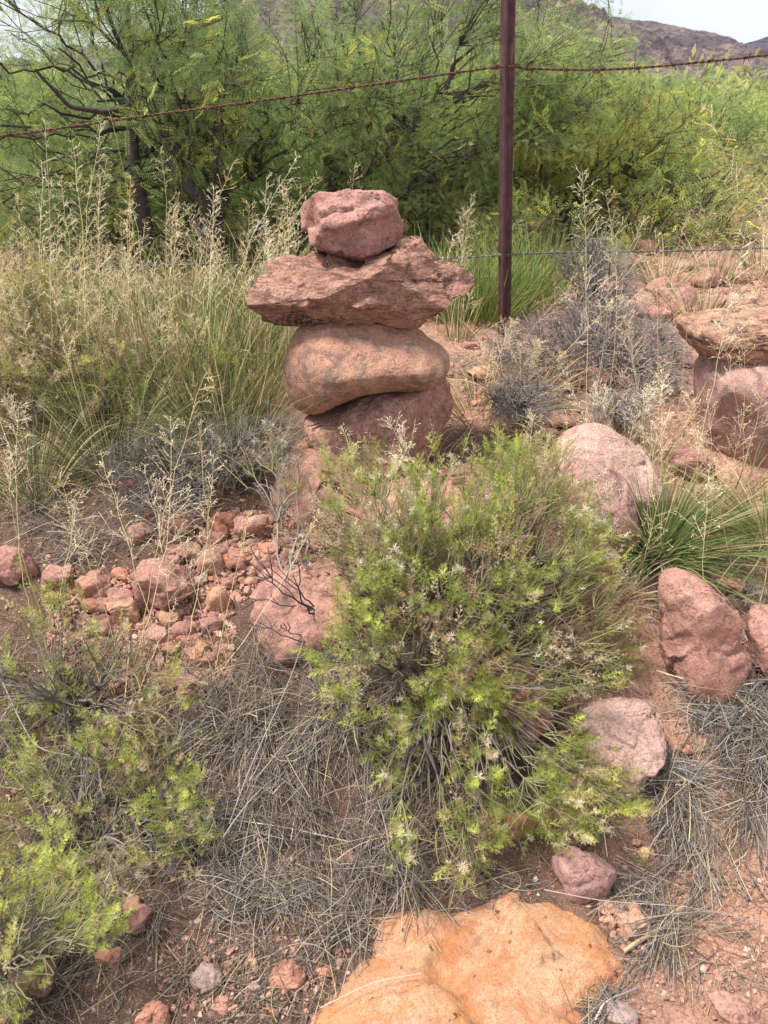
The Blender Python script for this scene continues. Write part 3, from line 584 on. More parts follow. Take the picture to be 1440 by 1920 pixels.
def shrub(label, base, tips, seed, pal, palw, dead=.12, stars=40, s=1., n1=10, n2=90, group=None, name='leafy_shrub', cat='shrub', rad=(.006, .003, .0012, .0006), woodc=(.21, .17, .15), twc=(.24, .23, .11), cth=-.1, up=.45, starc=(.78, .68, .54), more=1):
    rng = np.random.default_rng(seed); root = empty(name, base, label, cat, group)
    sk, d = skeleton(base, tips, n1, n2, rng, r=rad, sag=.05)
    a = Acc()
    for q_, (l, R) in enumerate(sk): tubes(a, l, R, np.array(woodc if q_ < 2 else twc)*rng.uniform(.6, 1.3, (len(l), 1)), 4)
    o = a.build('branches', M_stem, root); shift(o, base)
    tips = np.concatenate([tips]+[tips+rng.normal(size=tips.shape)*.022*s for _ in range(more)]); d = np.concatenate([d]*(more+1)); kk = (fbm(tips*11+seed, 2, seed+40) > cth); tips = tips[kk]; d = d[kk]
    a = Acc(); d = nrm(d*.7+np.array([0, 0, up])+np.array([0, -.15, 0])+rng.normal(size=d.shape)*.35); N = len(tips)
    kn = fbm(tips*7+seed, 2, seed); isd = (rng.random(N) < dead*(.25+3.*sm(0., .4, kn)))
    pk = rng.choice(len(pal), N, p=palw); c = pal[pk]*rng.uniform(.75, 1.25, (N, 1))*(1+.25*noise(tips*9, 3))[:, None]
    dc = np.array([[.52, .39, .25], [.62, .50, .36], [.44, .29, .17]])[rng.integers(0, 3, N)]*rng.uniform(.8, 1.2, (N, 1))
    R = frames(d, rng); sc = s*rng.uniform(.7, 1.25, N)
    for k in range(5):
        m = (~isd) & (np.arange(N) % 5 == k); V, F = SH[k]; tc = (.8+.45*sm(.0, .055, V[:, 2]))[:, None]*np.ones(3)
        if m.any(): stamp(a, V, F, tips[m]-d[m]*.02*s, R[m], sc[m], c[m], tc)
    o = a.build('leaves', M_leaf, root); shift(o, base)
    if isd.any():
        a = Acc()
        for k in range(3):
            m = isd & (np.arange(N) % 3 == k); V, F = SH_D[k]
            if m.any(): stamp(a, V, F, tips[m]-d[m]*.02*s, R[m], sc[m], dc[m])
        o = a.build('dry_leaves', M_leaf, root); shift(o, base)
    if stars:
        a = Acc(); nh = max(2, stars//6); hubs = rng.choice(N, nh); ii = []
        for h in hubs:
            dd = ((tips-tips[h])**2).sum(1)+(d[:, 2] < .2)*.01; ii += list(np.argsort(dd)[:int(3+12*rng.random()**2)])
        ii = np.array(ii); pos = tips[ii]+d[ii]*.035*s+rng.normal(size=(len(ii), 3))*.006
        for k in range(3):
            m = np.arange(len(ii)) % 3 == k; V, F = STAR[k]
            if m.any(): stamp(a, V, F, pos[m], frames(d[ii][m], rng), s*rng.uniform(.7, 1.3, m.sum()), np.array(starc)*rng.uniform(.75, 1.25, (m.sum(), 1)))
        o = a.build('dried_flowers', M_leaf, root); shift(o, base); o['kind'] = 'stuff'
    return root
def shift(o, base):
    """mesh was made in world space: put it relative to the root standing at base"""
    n = len(o.data.vertices); v = np.empty(n*3, np.float32); o.data.vertices.foreach_get('co', v)
    v = v.reshape(-1, 3)-np.asarray(base, np.float32); o.data.vertices.foreach_set('co', v.ravel()); o.data.update()
def tips_px(poly, n, rng, Yf, spread, thr=-.15, f=6.):
    p = sample_poly(poly, n*3, rng); Yv = Yf(p[:, 0], p[:, 1])+rng.uniform(-spread*.5, spread*.5, len(p)); w = P(p[:, 0], p[:, 1], Yv)
    g = terr(w[:, 0], w[:, 1], False); k = (fbm(w*f, 2, 17) > thr) & (w[:, 2] > g+.012); return w[k][:n]
# main shrub
rng = np.random.default_rng(1)
poly = [(600, 900), (690, 850), (760, 885), (860, 870), (980, 830), (1080, 830), (1090, 930), (1120, 1000), (1170, 1080), (1200, 1180), (1150, 1300), (1130, 1380), (1190, 1480), (1190, 1540), (1080, 1570), (960, 1560),
        (900, 1640), (860, 1680), (800, 1640), (740, 1600), (700, 1500), (720, 1400), (640, 1370), (560, 1160), (570, 1050), (600, 960)]
Ym = lambda x, y: np.interp(y, [800, 950, 1200, 1400, 1560, 1690], [1.86, 1.66, 1.38, 1.24, 1.13, 1.05])
T1 = tips_px(poly, 2200, rng, Ym, .28, -.2)
T3 = tips_px([(590, 860), (700, 790), (720, 860), (830, 830), (860, 880), (720, 900)], 22, rng, Ym, .1, -1)
T4 = tips_px([(980, 860), (1090, 900), (1180, 1080), (1210, 1180), (1160, 1300), (1060, 1340), (960, 1200), (900, 1000)], 420, rng, lambda x, y: Ym(x, y)-.03, .2, -.4)
T2 = tips_px([(600, 1000), (1000, 880), (1150, 1150), (1080, 1350), (800, 1340), (620, 1220)], 300, rng, lambda x, y: Ym(x, y)-.08, .15, -.25)
B0 = G(800, 1290)
shrub('big sprawling green shrub with dried star flowers in front of the tall cairn', B0, np.concatenate([T1, T2, T3, T4]), 2, GREENS, [.24, .28, .2, .18, .10], dead=.36, stars=520, n1=44, n2=600, cth=.0)
# dead twiggy wing of the shrub on its left, and left shrubs
def tips_box(poly, n, seed, Y0, sp, thr=-.2): return tips_px(poly, n, np.random.default_rng(seed), Y0, sp, thr)
shrub('wiry dried shrub with pale star flowers against the pink cairn boulder', G(560, 1120), tips_box([(400, 850), (520, 790), (590, 900), (640, 1000), (620, 1180), (540, 1080), (480, 900)], 110, 5, lambda x, y: np.interp(y, [800, 1180], [1.95, 1.62]), .15, -.6),
      6, np.array([[.36, .27, .19], [.42, .36, .3]]), [.5, .5], dead=.4, stars=50, s=.7, n1=9, n2=40, rad=(.004, .0025, .0014, .0008), woodc=(.32, .27, .25), name='dry_shrub')
YL = lambda x, y: np.interp(y, [1060, 1250, 1500, 1700, 1900], [1.62, 1.36, 1.12, .96, .82])
shrub('sparse green shrub at left in front of the rubble', G(150, 1330), tips_box([(0, 1100), (60, 1060), (160, 1050), (220, 1150), (300, 1200), (350, 1300), (330, 1400), (200, 1420), (-80, 1400), (-100, 1150)], 420, 7, YL, .2, -.1), 8,
      GREENS, [.25, .25, .2, .2, .1], dead=.3, stars=18, n1=9, n2=110, s=.95, cth=.05)
shrub('low yellowing green shrub in the grey straw at lower left', G(210, 1560), tips_box([(0, 1430), (150, 1360), (330, 1400), (410, 1530), (380, 1610), (260, 1640), (60, 1660), (-60, 1620)], 460, 9, lambda x, y: YL(x, y)+.02, .14, -.2), 10,
      GREENS, [.2, .2, .2, .25, .15], dead=.28, stars=6, n1=8, n2=80, s=.85, cth=.05)
shrub('blurred close bright green shrub in the lower left corner', P(-60, 1950, .80)*np.array([1, 1, 0])+np.array([0, 0, .01]), tips_box([(-120, 1600), (40, 1600), (160, 1640), (250, 1720), (220, 1770), (120, 1810), (60, 1890), (0, 1930), (-120, 1930)], 480, 11, lambda x, y: YL(x, y)-.10, .12, -.5), 12,
      GREENS, [.15, .25, .3, .2, .1], dead=.15, stars=0, n1=8, n2=80, s=.75, up=.8, cth=0.)
shrub('dried fluffy seed head plant by the corner shrub', G(180, 1780), tips_box([(150, 1590), (230, 1590), (300, 1660), (250, 1700), (180, 1680)], 26, 13, lambda x, y: YL(x, y)-.06, .06, -1), 14,
      np.array([[.34, .29, .25]]), [1.], dead=1, stars=30, n1=4, n2=10, s=.6, rad=(.0035, .0025, .0015, .001), woodc=(.45, .38, .32), name='dry_shrub', starc=(.5, .43, .37))
YB = lambda x, y: np.interp(y, [560, 700, 880], [2.75, 2.55, 2.3])
shrub('olive green shrub with beige flower heads at the left edge under tall grass', G(60, 880), tips_box([(-120, 560), (60, 530), (180, 600), (230, 700), (200, 800), (120, 880), (-120, 880)], 620, 15, YB, .5, -.25), 16,
      GREENS*np.array([.8, .8, .9]), [.2, .2, .2, .2, .2], dead=.35, stars=90, s=1., n1=10, n2=70)
shrub('dull green shrub among the left grasses nearer the cairn', G(330, 820), tips_box([(200, 640), (330, 600), (470, 640), (500, 740), (420, 800), (250, 800)], 300, 17, YB, .4, -.1), 18,
      GREENS*.8, [.2, .2, .2, .2, .2], dead=.4, stars=30, s=1., n1=8, n2=40)
shrub('brownish flowering shrub in the thick growth at far left', G(40, 760), tips_box([(-120, 520), (100, 500), (240, 560), (260, 640), (120, 700), (-120, 720)], 520, 19, lambda x, y: YB(x, y)-.15, .4, -.2), 20,
      GREENS*np.array([.95, .85, 1.]), [.15, .2, .2, .2, .25], dead=.5, stars=160, n1=10, n2=120, starc=(.66, .55, .42))
shrub('olive brown shrub in the hollow between the grasses', G(160, 840), tips_box([(120, 680), (260, 640), (330, 700), (330, 800), (180, 830), (80, 780)], 380, 21, lambda x, y: YB(x, y)-.1, .4, -.2), 22,
      GREENS*np.array([.75, .72, .8]), [.25, .2, .15, .2, .2], dead=.4, stars=12, n1=10, n2=90)
# grey dead twig mounds
def dead_mound(label, poly, base, Yf, n, seed, group=None, c=(.25, .215, .20), curl=.5, r=.0016):
    rng = np.random.default_rng(seed); root = empty('dead_shrub', base, label, 'dead shrub', group)
    tips = tips_px(poly, n, rng, Yf, .5, -.6); sk, d = skeleton(base, tips, 24, min(240, n//3), rng, r=(.005, .003, r, r*.5), sag=.25, jit=.05)
    a = Acc()
    for l, R in sk: tubes(a, l, R, np.array(c)*rng.uniform(.5, 1.35, (len(l), 1)), 3)
    o = a.build('branches', M_stem, root); shift(o, base)
    a = Acc(); m = n; i = rng.integers(0, len(tips), m); p = tips[i]+rng.normal(size=(m, 3))*.02; dd = nrm(d[i]+rng.normal(size=(m, 3))*curl); L = rng.uniform(.03, .11, (m, 1))
    l = bez(p-dd*L*.5, p+rng.normal(size=(m, 3))*L*.25, p+dd*L*.5, 5); tubes(a, l, r*.5, np.array(c)*rng.uniform(.6, 1.5, (m, 1)), 3)
    o = a.build('twigs', M_stem, root); shift(o, base); o['kind'] = 'stuff'; return root
dead_mound('dense grey dead shrub mound right of the fence post', [(900, 650), (980, 590), (1080, 560), (1180, 560), (1280, 610), (1310, 690), (1290, 750), (1180, 730), (1050, 700), (930, 700)], G(1130, 715), lambda x, y: np.interp(y, [560, 750], [3.0, 2.65]), 1500, 31)
dead_mound('upright grey bare shrub rising behind the dead mound', [(1040, 480), (1120, 430), (1190, 480), (1200, 590), (1050, 600)], G(1120, 620), lambda x, y: 3.2+0*x, 420, 32, r=.002)
dead_mound('small grey twig tangle in front of the dead mound', [(900, 730), (960, 700), (1050, 720), (1040, 790), (930, 790)], G(980, 800), lambda x, y: 2.42+0*x, 360, 33)
dead_mound('grey tangle of dead twigs in the hollow left of the cairn', [(170, 860), (260, 800), (420, 780), (560, 780), (560, 860), (420, 880), (400, 980), (230, 980)], G(350, 960), lambda x, y: np.interp(y, [780, 980], [2.3, 1.9]), 900, 34, c=(.20, .17, .155))
dead_mound('low grey twig cushion between the mound and the pale boulder', [(1100, 740), (1200, 730), (1230, 790), (1120, 800)], G(1165, 800), lambda x, y: 2.45+0*x, 260, 35, c=(.34, .30, .28))
# black twiggy branch left of the shrub
a = Acc(); rng = np.random.default_rng(41); b = G(700, 1230); tp = P(rng.uniform(420, 560, 26), rng.uniform(1000, 1190, 26), rng.uniform(1.45, 1.62, 26)); sk, d = skeleton(b, tp, 4, 10, rng, r=(.004, .0026, .0016, .0009), jit=.03)
for l, R in sk: tubes(a, l, R, (.07, .06, .065), 4)
tag(a.build('bare_twig', M_stem, loc=b), 'dark bare twigs reaching left out of the main shrub over the broad boulder', 'twig')
# --- grasses
def blades(acc, B, T, w, rng, col, droop=.25, K=7):
    L = np.linalg.norm(T-B, axis=1, keepdims=True); mid = B+(T-B)*.5+np.array([0, 0, 1])*L*droop*rng.uniform(.4, 1.4, L.shape)+rng.normal(size=B.shape)*L*.05
    l = bez(B, mid, T, K); t = np.linspace(0, 1, K); W = nrm(np.cross(T-B, rng.normal(size=B.shape)))[:, None]*(w*(1-t**2*.85))[None, :, None]
    V = np.stack([l-W, l+W], 2); N = len(B); j = np.arange(K-1); q = np.stack([2*j, 2*j+1, 2*j+3, 2*j+2], -1)
    acc.add(V, (q[None]+(np.arange(N)*2*K)[:, None, None]).reshape(-1, 4), np.repeat(col, 2*K, 0))
def panicle(sa, ha, P0, P1, rng, col, bend=.06, plen=.4, n=13, spread=.055, r=.00115, dirb=None, bits=4):
    """one dry flowering stalk: sa gets the stalk, ha its head of fine spikelets"""
    L = np.linalg.norm(P1-P0); bd = rng.normal(size=3)*np.array([1, 1, .2]) if dirb is None else np.asarray(dirb, float); spread = spread*1.45
    K = 14; l = bez(P0[None], ((P0+P1)/2+bd*L*bend)[None], P1[None], K)[0]
    l[1:-1] += rng.normal(size=(K-2, 3))*L*.003
    tubes(sa, l[None], np.linspace(r, r*.4, K)[None], col, 3)
    t0 = 1-plen; S = np.linspace(0, 1, K); B = []; A1 = []; D1 = []; kb = []; kt = []; hc = np.array(col)*np.array([1.08, 1.12, 1.25])
    for i in range(n):
        t = t0+plen*(i/(n-1))**.9*.97; p = np.array([np.interp(t, S, l[:, k]) for k in range(3)]); ax = nrm(np.array([np.interp(min(t+.05, 1), S, l[:, k])-np.interp(t-.05, S, l[:, k]) for k in range(3)]))
        for _ in range(rng.integers(1, 4) if i < n-3 else 3):
            h = nrm(np.cross(ax, rng.normal(size=3))); dd = nrm(h*rng.uniform(.9, 1.4)+ax*rng.uniform(.5, 1.)); le = spread*rng.uniform(.45, 1.25)*(1-.75*(t-t0)/plen)
            e = p+dd*le+ax*le*.12; m_ = p+dd*le*.5; B.append(p); A1.append(m_); D1.append(e)
            for q in range(bits if le > .02 else 3):
                f = rng.uniform(.3, 1); c0 = p+(e-p)*f; d2 = nrm(dd+nrm(rng.normal(size=3))*.9); l2 = rng.uniform(.004, .018)*min(1, le/.04)
                B.append(c0); A1.append(c0+d2*l2*.5); D1.append(c0+d2*l2); kb.append(c0+d2*l2*.8); kt.append(c0+d2*(l2+rng.uniform(.003, .0055)))
    tubes(ha, bez(np.array(B), np.array(A1), np.array(D1), 3), r*.27, hc, 3)
    kb = np.array(kb); kt = np.array(kt); W = nrm(np.cross(kt-kb, rng.normal(size=kb.shape)))*.0007
    V, F = kites(kb, kt, W); ha.add(V, F, np.repeat(hc*rng.uniform(.8, 1.3, (len(kb), 1)), 4, 0))
STRAW = np.array([[.84, .68, .38], [.78, .60, .31], [.86, .75, .48], [.74, .60, .36]])
def tussock(label, base, seed, stalks=(), nb=120, h=.35, rad=.22, bcol=((.14, .175, .06), (.42, .34, .17)), greenf=.5, w=.0016, group=None, name='grass_tussock', nrand=0, rh=(.5, .8), droop=.25, cr=.05, low=0., spread=.055, lean=(0, 0)):
    rng = np.random.default_rng(seed); base = np.asarray(base, float); root = empty(name, base, label, 'grass', group)
    if nb:
        a = Acc(); an = rng.uniform(0, 2*PI, nb); rr = rng.random(nb)**.5; g = np.stack([np.cos(an), np.sin(an), 0*an], -1)
        B = base+g*(rr*cr)[:, None]; B[:, 2] = terr(B[:, 0], B[:, 1], False)-.005
        hh = h*rng.uniform(.45, 1.1, nb)*(1-.5*rr*rng.random(nb)); T = B+g*(rad*rr*rng.uniform(.6, 1.3, nb))[:, None]+np.array([lean[0], lean[1], 0])*rng.uniform(.3, 1, (nb, 1))+np.stack([rng.normal(size=nb)*.03, rng.normal(size=nb)*.03, hh-low*rr], -1)
        c = np.where((rng.random(nb) < greenf)[:, None], np.array(bcol[0]), np.array(bcol[1]))*rng.uniform(.65, 1.35, (nb, 1))
        blades(a, B, T, w, rng, c, droop); o = a.build('blades', M_grass, root); shift(o, base)
    def one(*ar, **kw):
        sa, ha = Acc(), Acc(); panicle(sa, ha, *ar, **kw); o = sa.build('stalk', M_straw, root); shift(o, base); h = ha.build('seed_head', M_straw, o); shift(h, base)
    for st in stalks:
        (bx, by), (tx, ty), Yb, Yt = st[:4]; kw = st[4] if len(st) > 4 else {}
        p0 = P(bx, by, Yb); p0 = p0 if kw.get('free') else np.array([p0[0], p0[1], min(p0[2], ground_at(p0[0], p0[1]))]); kw = {k: v for k, v in kw.items() if k != 'free'}
        one(p0, P(tx, ty, Yt), rng, STRAW[rng.integers(4)]*rng.uniform(.9, 1.15), spread=kw.pop('spread', spread), **kw)
    for k in range(nrand):
        an = rng.uniform(0, 2*PI); b = base+np.array([math.cos(an), math.sin(an), 0])*cr*rng.random(); t = base+np.array([math.cos(an)*rng.uniform(0, .22)+lean[0], math.sin(an)*rng.uniform(0, .2)+lean[1], rng.uniform(*rh)])
        one(b, t, rng, STRAW[rng.integers(4)]*rng.uniform(.85, 1.15), spread=spread*rng.uniform(.7, 1.1), n=11)
    return root
U = dict(plen=.38)
tussock('tall dry grass with open seed heads at the far left', G(95, 790), 51, [((95, 900), (85, 225), 2.35, 2.4), ((60, 800), (30, 430), 2.4, 2.4), ((120, 800), (110, 400), 2.4, 2.5)], 130, .36, .3, nrand=4, rh=(.3, .55), cr=.1, group=None)
tussock('tall dry grass with two dense upright plumes left of the dark trunk', G(190, 800), 52, [((140, 860), (190, 225), 2.4, 2.5, dict(dirb=(-1, 0, 0), bend=.05, n=18)), ((146, 860), (200, 300), 2.45, 2.5, dict(n=16)), ((175, 830), (150, 440), 2.5, 2.5), ((190, 820), (188, 330), 2.6, 2.6, dict(n=16))], 130, .45, .3, nrand=6, rh=(.35, .6), cr=.1)
tussock('tallest golden grass with one long bare curved stalk', G(290, 790), 53, [((285, 850), (180, 135), 2.4, 2.35, dict(plen=.06, n=3, bend=.10, dirb=(1, 0, .6), spread=.01)), ((280, 830), (300, 280), 2.5, 2.5), ((270, 820), (245, 330), 2.5, 2.5), ((310, 820), (335, 360), 2.5, 2.5), ((300, 830), (290, 480), 2.4, 2.4)], 140, .5, .32, nrand=5, rh=(.35, .62), cr=.12)
tussock('golden grass arching right towards the cairn top', G(380, 800), 54, [((350, 840), (440, 300), 2.5, 2.6, dict(dirb=(-1, 0, .4), bend=.12)), ((400, 800), (560, 290), 2.5, 2.6, dict(dirb=(-1, 0, .6), bend=.13, n=17)), ((390, 800), (600, 330), 2.55, 2.7, dict(dirb=(-1, 0, .7), bend=.15)), ((420, 790), (500, 330), 2.6, 2.6)], 140, .48, .34, nrand=4, rh=(.35, .6), cr=.12)
tussock('golden grass standing directly behind the left side of the cairn', G(480, 770), 55, [((470, 760), (575, 370), 2.7, 2.8, dict(dirb=(-1, 0, .5), bend=.1)), ((500, 760), (540, 340), 2.75, 2.8), ((520, 760), (560, 420), 2.8, 2.8), ((660, 560), (665, 310), 2.9, 2.9)], 140, .45, .3, nrand=4, rh=(.35, .6), cr=.12)
tussock('olive grass tuft at the foot of the bank left of the cairn', G(210, 890), 56, nb=170, h=.34, rad=.3, greenf=.65, nrand=2, cr=.08)
tussock('olive grass tuft in front of the brown hollow', G(430, 880), 57, nb=260, h=.32, rad=.28, greenf=.65, nrand=1, cr=.08)
tussock('drooping olive grass at the left edge below the shrub', G(60, 930), 58, nb=200, h=.25, rad=.25, greenf=.5, nrand=2, rh=(.25, .4), cr=.08)
tussock('pale grass growing between the cairn and the fence post', G(860, 640), 59, [((830, 650), (885, 365), 2.8, 2.9, dict(n=16)), ((850, 650), (870, 400), 2.85, 2.9), ((815, 640), (850, 440), 2.8, 2.9)], 60, .25, .12, nrand=2, rh=(.2, .4), greenf=.2)
tussock('dry grass arching left across the foot of the fence post', G(980, 760), 60, [((935, 700), (1080, 530), 2.7, 2.6, dict(dirb=(-1, 0, .6), bend=.1)), ((960, 740), (1150, 560), 2.6, 2.6)], 90, .26, .3, greenf=.1, nrand=3, rh=(.15, .3), bcol=((.3, .3, .12), (.55, .44, .26)))
tussock('slender twin stalked grass in front of the grey dead shrub', G(1120, 850), 61, [((1100, 800), (1092, 320), 2.3, 2.35, dict(n=18, plen=.5, spread=.075)), ((1122, 810), (1135, 360), 2.35, 2.4, dict(n=16, plen=.5, spread=.07)), ((1095, 830), (1140, 520), 2.3, 2.3), ((1160, 860), (1115, 720), 2.2, 2.2)], 40, .2, .12, greenf=.1, nrand=1, rh=(.2, .3))
tussock('thin airy grass with forked heads left of the right hand stack', G(1215, 880), 62, [((1240, 860), (1230, 440), 2.2, 2.25, dict(plen=.5, spread=.07)), ((1265, 870), (1322, 390), 2.2, 2.25, dict(plen=.45, spread=.075, n=15)), ((1230, 880), (1175, 560), 2.15, 2.2, dict(plen=.5)), ((1250, 880), (1440, 500), 2.2, 2.3, dict(plen=.5, spread=.07)), ((1300, 900), (1400, 420), 2.1, 2.2, dict(plen=.5))], 40, .25, .14, greenf=.1, nrand=2, rh=(.25, .4))
tussock('tall stalks leaning left at the right edge of the picture', P(1460, 760, 2.6)*np.array([1, 1, 0])+np.array([0, 0, .5]), 63, [((1460, 720), (1328, 200), 2.6, 2.6, dict(dirb=(1, 0, .4), bend=.06, plen=.32, n=14, spread=.08, r=.0014)), ((1450, 700), (1432, 370), 2.6, 2.6), ((1430, 700), (1440, 420), 2.5, 2.5), ((1420, 700), (1375, 560), 2.4, 2.4), ((1470, 720), (1450, 340), 2.6, 2.6)], 120, .35, .2, greenf=.2, nrand=6, rh=(.3, .6))
tussock('dense dark green grass tuft on the right bank', G(1235, 1030), 64, [((1245, 1010), (1240, 700), 1.82, 1.85, dict(plen=.45)), ((1230, 1010), (1165, 560), 1.82, 1.9, dict(plen=.4, spread=.05)), ((1250, 1010), (1215, 730), 1.8, 1.8, dict(plen=.55)), ((1225, 1020), (1060, 720), 1.8, 1.85, dict(plen=.3, spread=.035)), ((1320, 1060), (1325, 740), 1.75, 1.75, dict(plen=.5, spread=.06)), ((1180, 1060), (1190, 780), 1.75, 1.75)],
        800, .25, .3, bcol=((.16, .22, .07), (.40, .35, .17)), greenf=.8, w=.0017, cr=.065, droop=.15, low=.06)
tussock('light green grass spilling in from the right edge', G(1440, 1010), 65, [((1320, 1170), (1330, 880), 1.6, 1.62, dict(plen=.5)), ((1400, 1040), (1300, 800), 1.7, 1.7)], 420, .2, .32, bcol=((.19, .24, .07), (.5, .42, .22)), greenf=.7, w=.0015, cr=.05, droop=.12, low=.05, lean=(-.05, -.02))
tussock('thin seed stalks left of the main shrub over the rubble', G(250, 1340), 66, [((262, 1230), (385, 700), 1.5, 1.6, dict(dirb=(-1, 0, .2), bend=.05, plen=.55, spread=.07)), ((245, 1250), (320, 780), 1.5, 1.55, dict(plen=.55, spread=.055)), ((255, 1320), (110, 890), 1.45, 1.5, dict(dirb=(0, 0, 1), bend=.05, plen=.5, spread=.06)), ((300, 1330), (270, 880), 1.45, 1.5, dict(plen=.5)), ((330, 1310), (190, 850), 1.45, 1.6, dict(plen=.5, spread=.05))], 24, .2, .1, greenf=0)
tussock('thin pale stalks in front of the round red boulder', G(420, 1300), 67, [((440, 1250), (372, 790), 1.45, 1.6, dict(plen=.5, spread=.04)), ((420, 1270), (300, 900), 1.45, 1.55, dict(plen=.5, spread=.055)), ((340, 1240), (400, 850), 1.5, 1.6, dict(plen=.5, spread=.04)), ((390, 1330), (470, 960), 1.4, 1.45, dict(plen=.2, spread=.02)), ((350, 1340), (600, 960), 1.42, 1.5, dict(dirb=(1, 0, -.5), bend=.05, plen=.15, n=5, spread=.02, r=.0014)), ((180, 1500), (330, 1130), 1.2, 1.3, dict(plen=.2, n=5, spread=.02))], 20, .2, .1, greenf=0)
tussock('thin stalks with loose heads at the left edge', G(60, 1150), 68, [((55, 1060), (10, 850), 1.6, 1.6, dict(plen=.3)), ((40, 1090), (35, 760), 1.6, 1.6), ((100, 1180), (150, 930), 1.55, 1.55, dict(plen=.5))], 12, .15, .1, greenf=0)
tussock('tiny dry stalks rising from the top of the main shrub', G(760, 1000), 69, [((660, 900), (640, 800), 1.8, 1.85, dict(plen=.7, spread=.03, free=1)), ((800, 900), (730, 790), 1.75, 1.8, dict(plen=.7, free=1)), ((980, 900), (1000, 780), 1.75, 1.8, dict(plen=.6, free=1)), ((700, 1000), (770, 830), 1.7, 1.7, dict(plen=.5, spread=.03, free=1))], 0)
tussock('curved straw stalks beside the green tuft base', G(1150, 1120), 70, [((1150, 1150), (1130, 880), 1.7, 1.75, dict(plen=.4)), ((1180, 1160), (1250, 880), 1.68, 1.7, dict(plen=.5)), ((1130, 1100), (1080, 900), 1.75, 1.8)], 60, .14, .2, greenf=.1, bcol=((.3, .3, .12), (.5, .42, .28)))
for k, (a_, b_) in enumerate([(60, 600), (150, 600), (250, 600), (350, 600), (440, 590), (520, 600), (-40, 640), (300, 690), (470, 680), (540, 690), (400, 700)]):
    tussock('yellow olive grass tuft in the thick band below the left mesquite', G(a_, b_), 80+k, nb=150, h=.38, rad=.3, greenf=.7, bcol=((.19, .24, .08), (.45, .38, .19)), nrand=2, rh=(.3, .6), cr=.12, w=.0022, group='grass tufts of the left band')
for k, (a_, b_) in enumerate([(850, 590), (895, 600), (930, 590), (800, 585), (990, 570), (1010, 540)]):
    tussock('soft yellow green grass tuft beyond the cairn by the fence', G(a_, b_), 95+k, nb=260, h=.36, rad=.22, greenf=.85, bcol=((.2, .27, .07), (.4, .38, .16)), nrand=0, cr=.14, w=.0022, droop=.1, group='green grass tufts by the fence')
for k, (a_, b_) in enumerate([(1200, 470), (1290, 455), (1380, 450), (1430, 520), (1240, 540), (1340, 530), (1150, 520), (1310, 610)]):
    tussock('small half dry tussock on the stony slope behind the right hand stack', G(a_, b_), 110+k, nb=110, h=.26, rad=.2, greenf=.35, bcol=((.2, .22, .1), (.55, .46, .28)), nrand=1, rh=(.2, .4), cr=.08, w=.002, group='tussocks of the stony slope')
rs = np.random.default_rng(90)
tussock('scattered tall golden stalks standing before the left tree trunks', G(250, 740), 71, [((x_+rs.uniform(-30, 10), 800), (x_+rs.uniform(-30, 40), y_), 2.4+rs.random()*.4, 2.5+rs.random()*.4, dict(r=.0014, bits=6, n=15)) for x_, y_ in
        [(60, 300), (135, 330), (165, 260), (225, 380), (250, 420), (330, 400), (370, 350), (410, 430), (455, 380), (530, 400), (560, 350), (500, 470), (20, 450), (590, 420)]], 60, .4, .4, cr=.3, greenf=.1, bcol=((.3, .3, .12), (.62, .5, .26)))
tussock('thin pale stalks rising through the stones at far right', G(1380, 930), 72, [((1390, 900), (1395, 560), 2.1, 2.1, dict(plen=.5)), ((1420, 920), (1350, 600), 2.1, 2.1, dict(plen=.4)), ((1370, 960), (1440, 700), 2., 2., dict(plen=.4)), ((1300, 960), (1290, 740), 1.95, 1.95, dict(plen=.45)), ((1340, 1000), (1400, 760), 1.9, 1.9)], 30, .18, .14, greenf=.1)
tussock('blond bent grass strands lying between cairn and dead mound', G(900, 790), 73, [((900, 790), (1010, 640), 2.3, 2.4, dict(plen=.3)), ((880, 770), (960, 600), 2.4, 2.5, dict(plen=.3)), ((1040, 800), (900, 650), 2.3, 2.45, dict(plen=.3))], 130, .2, .34, greenf=.15, cr=.12, droop=.4, low=.08)
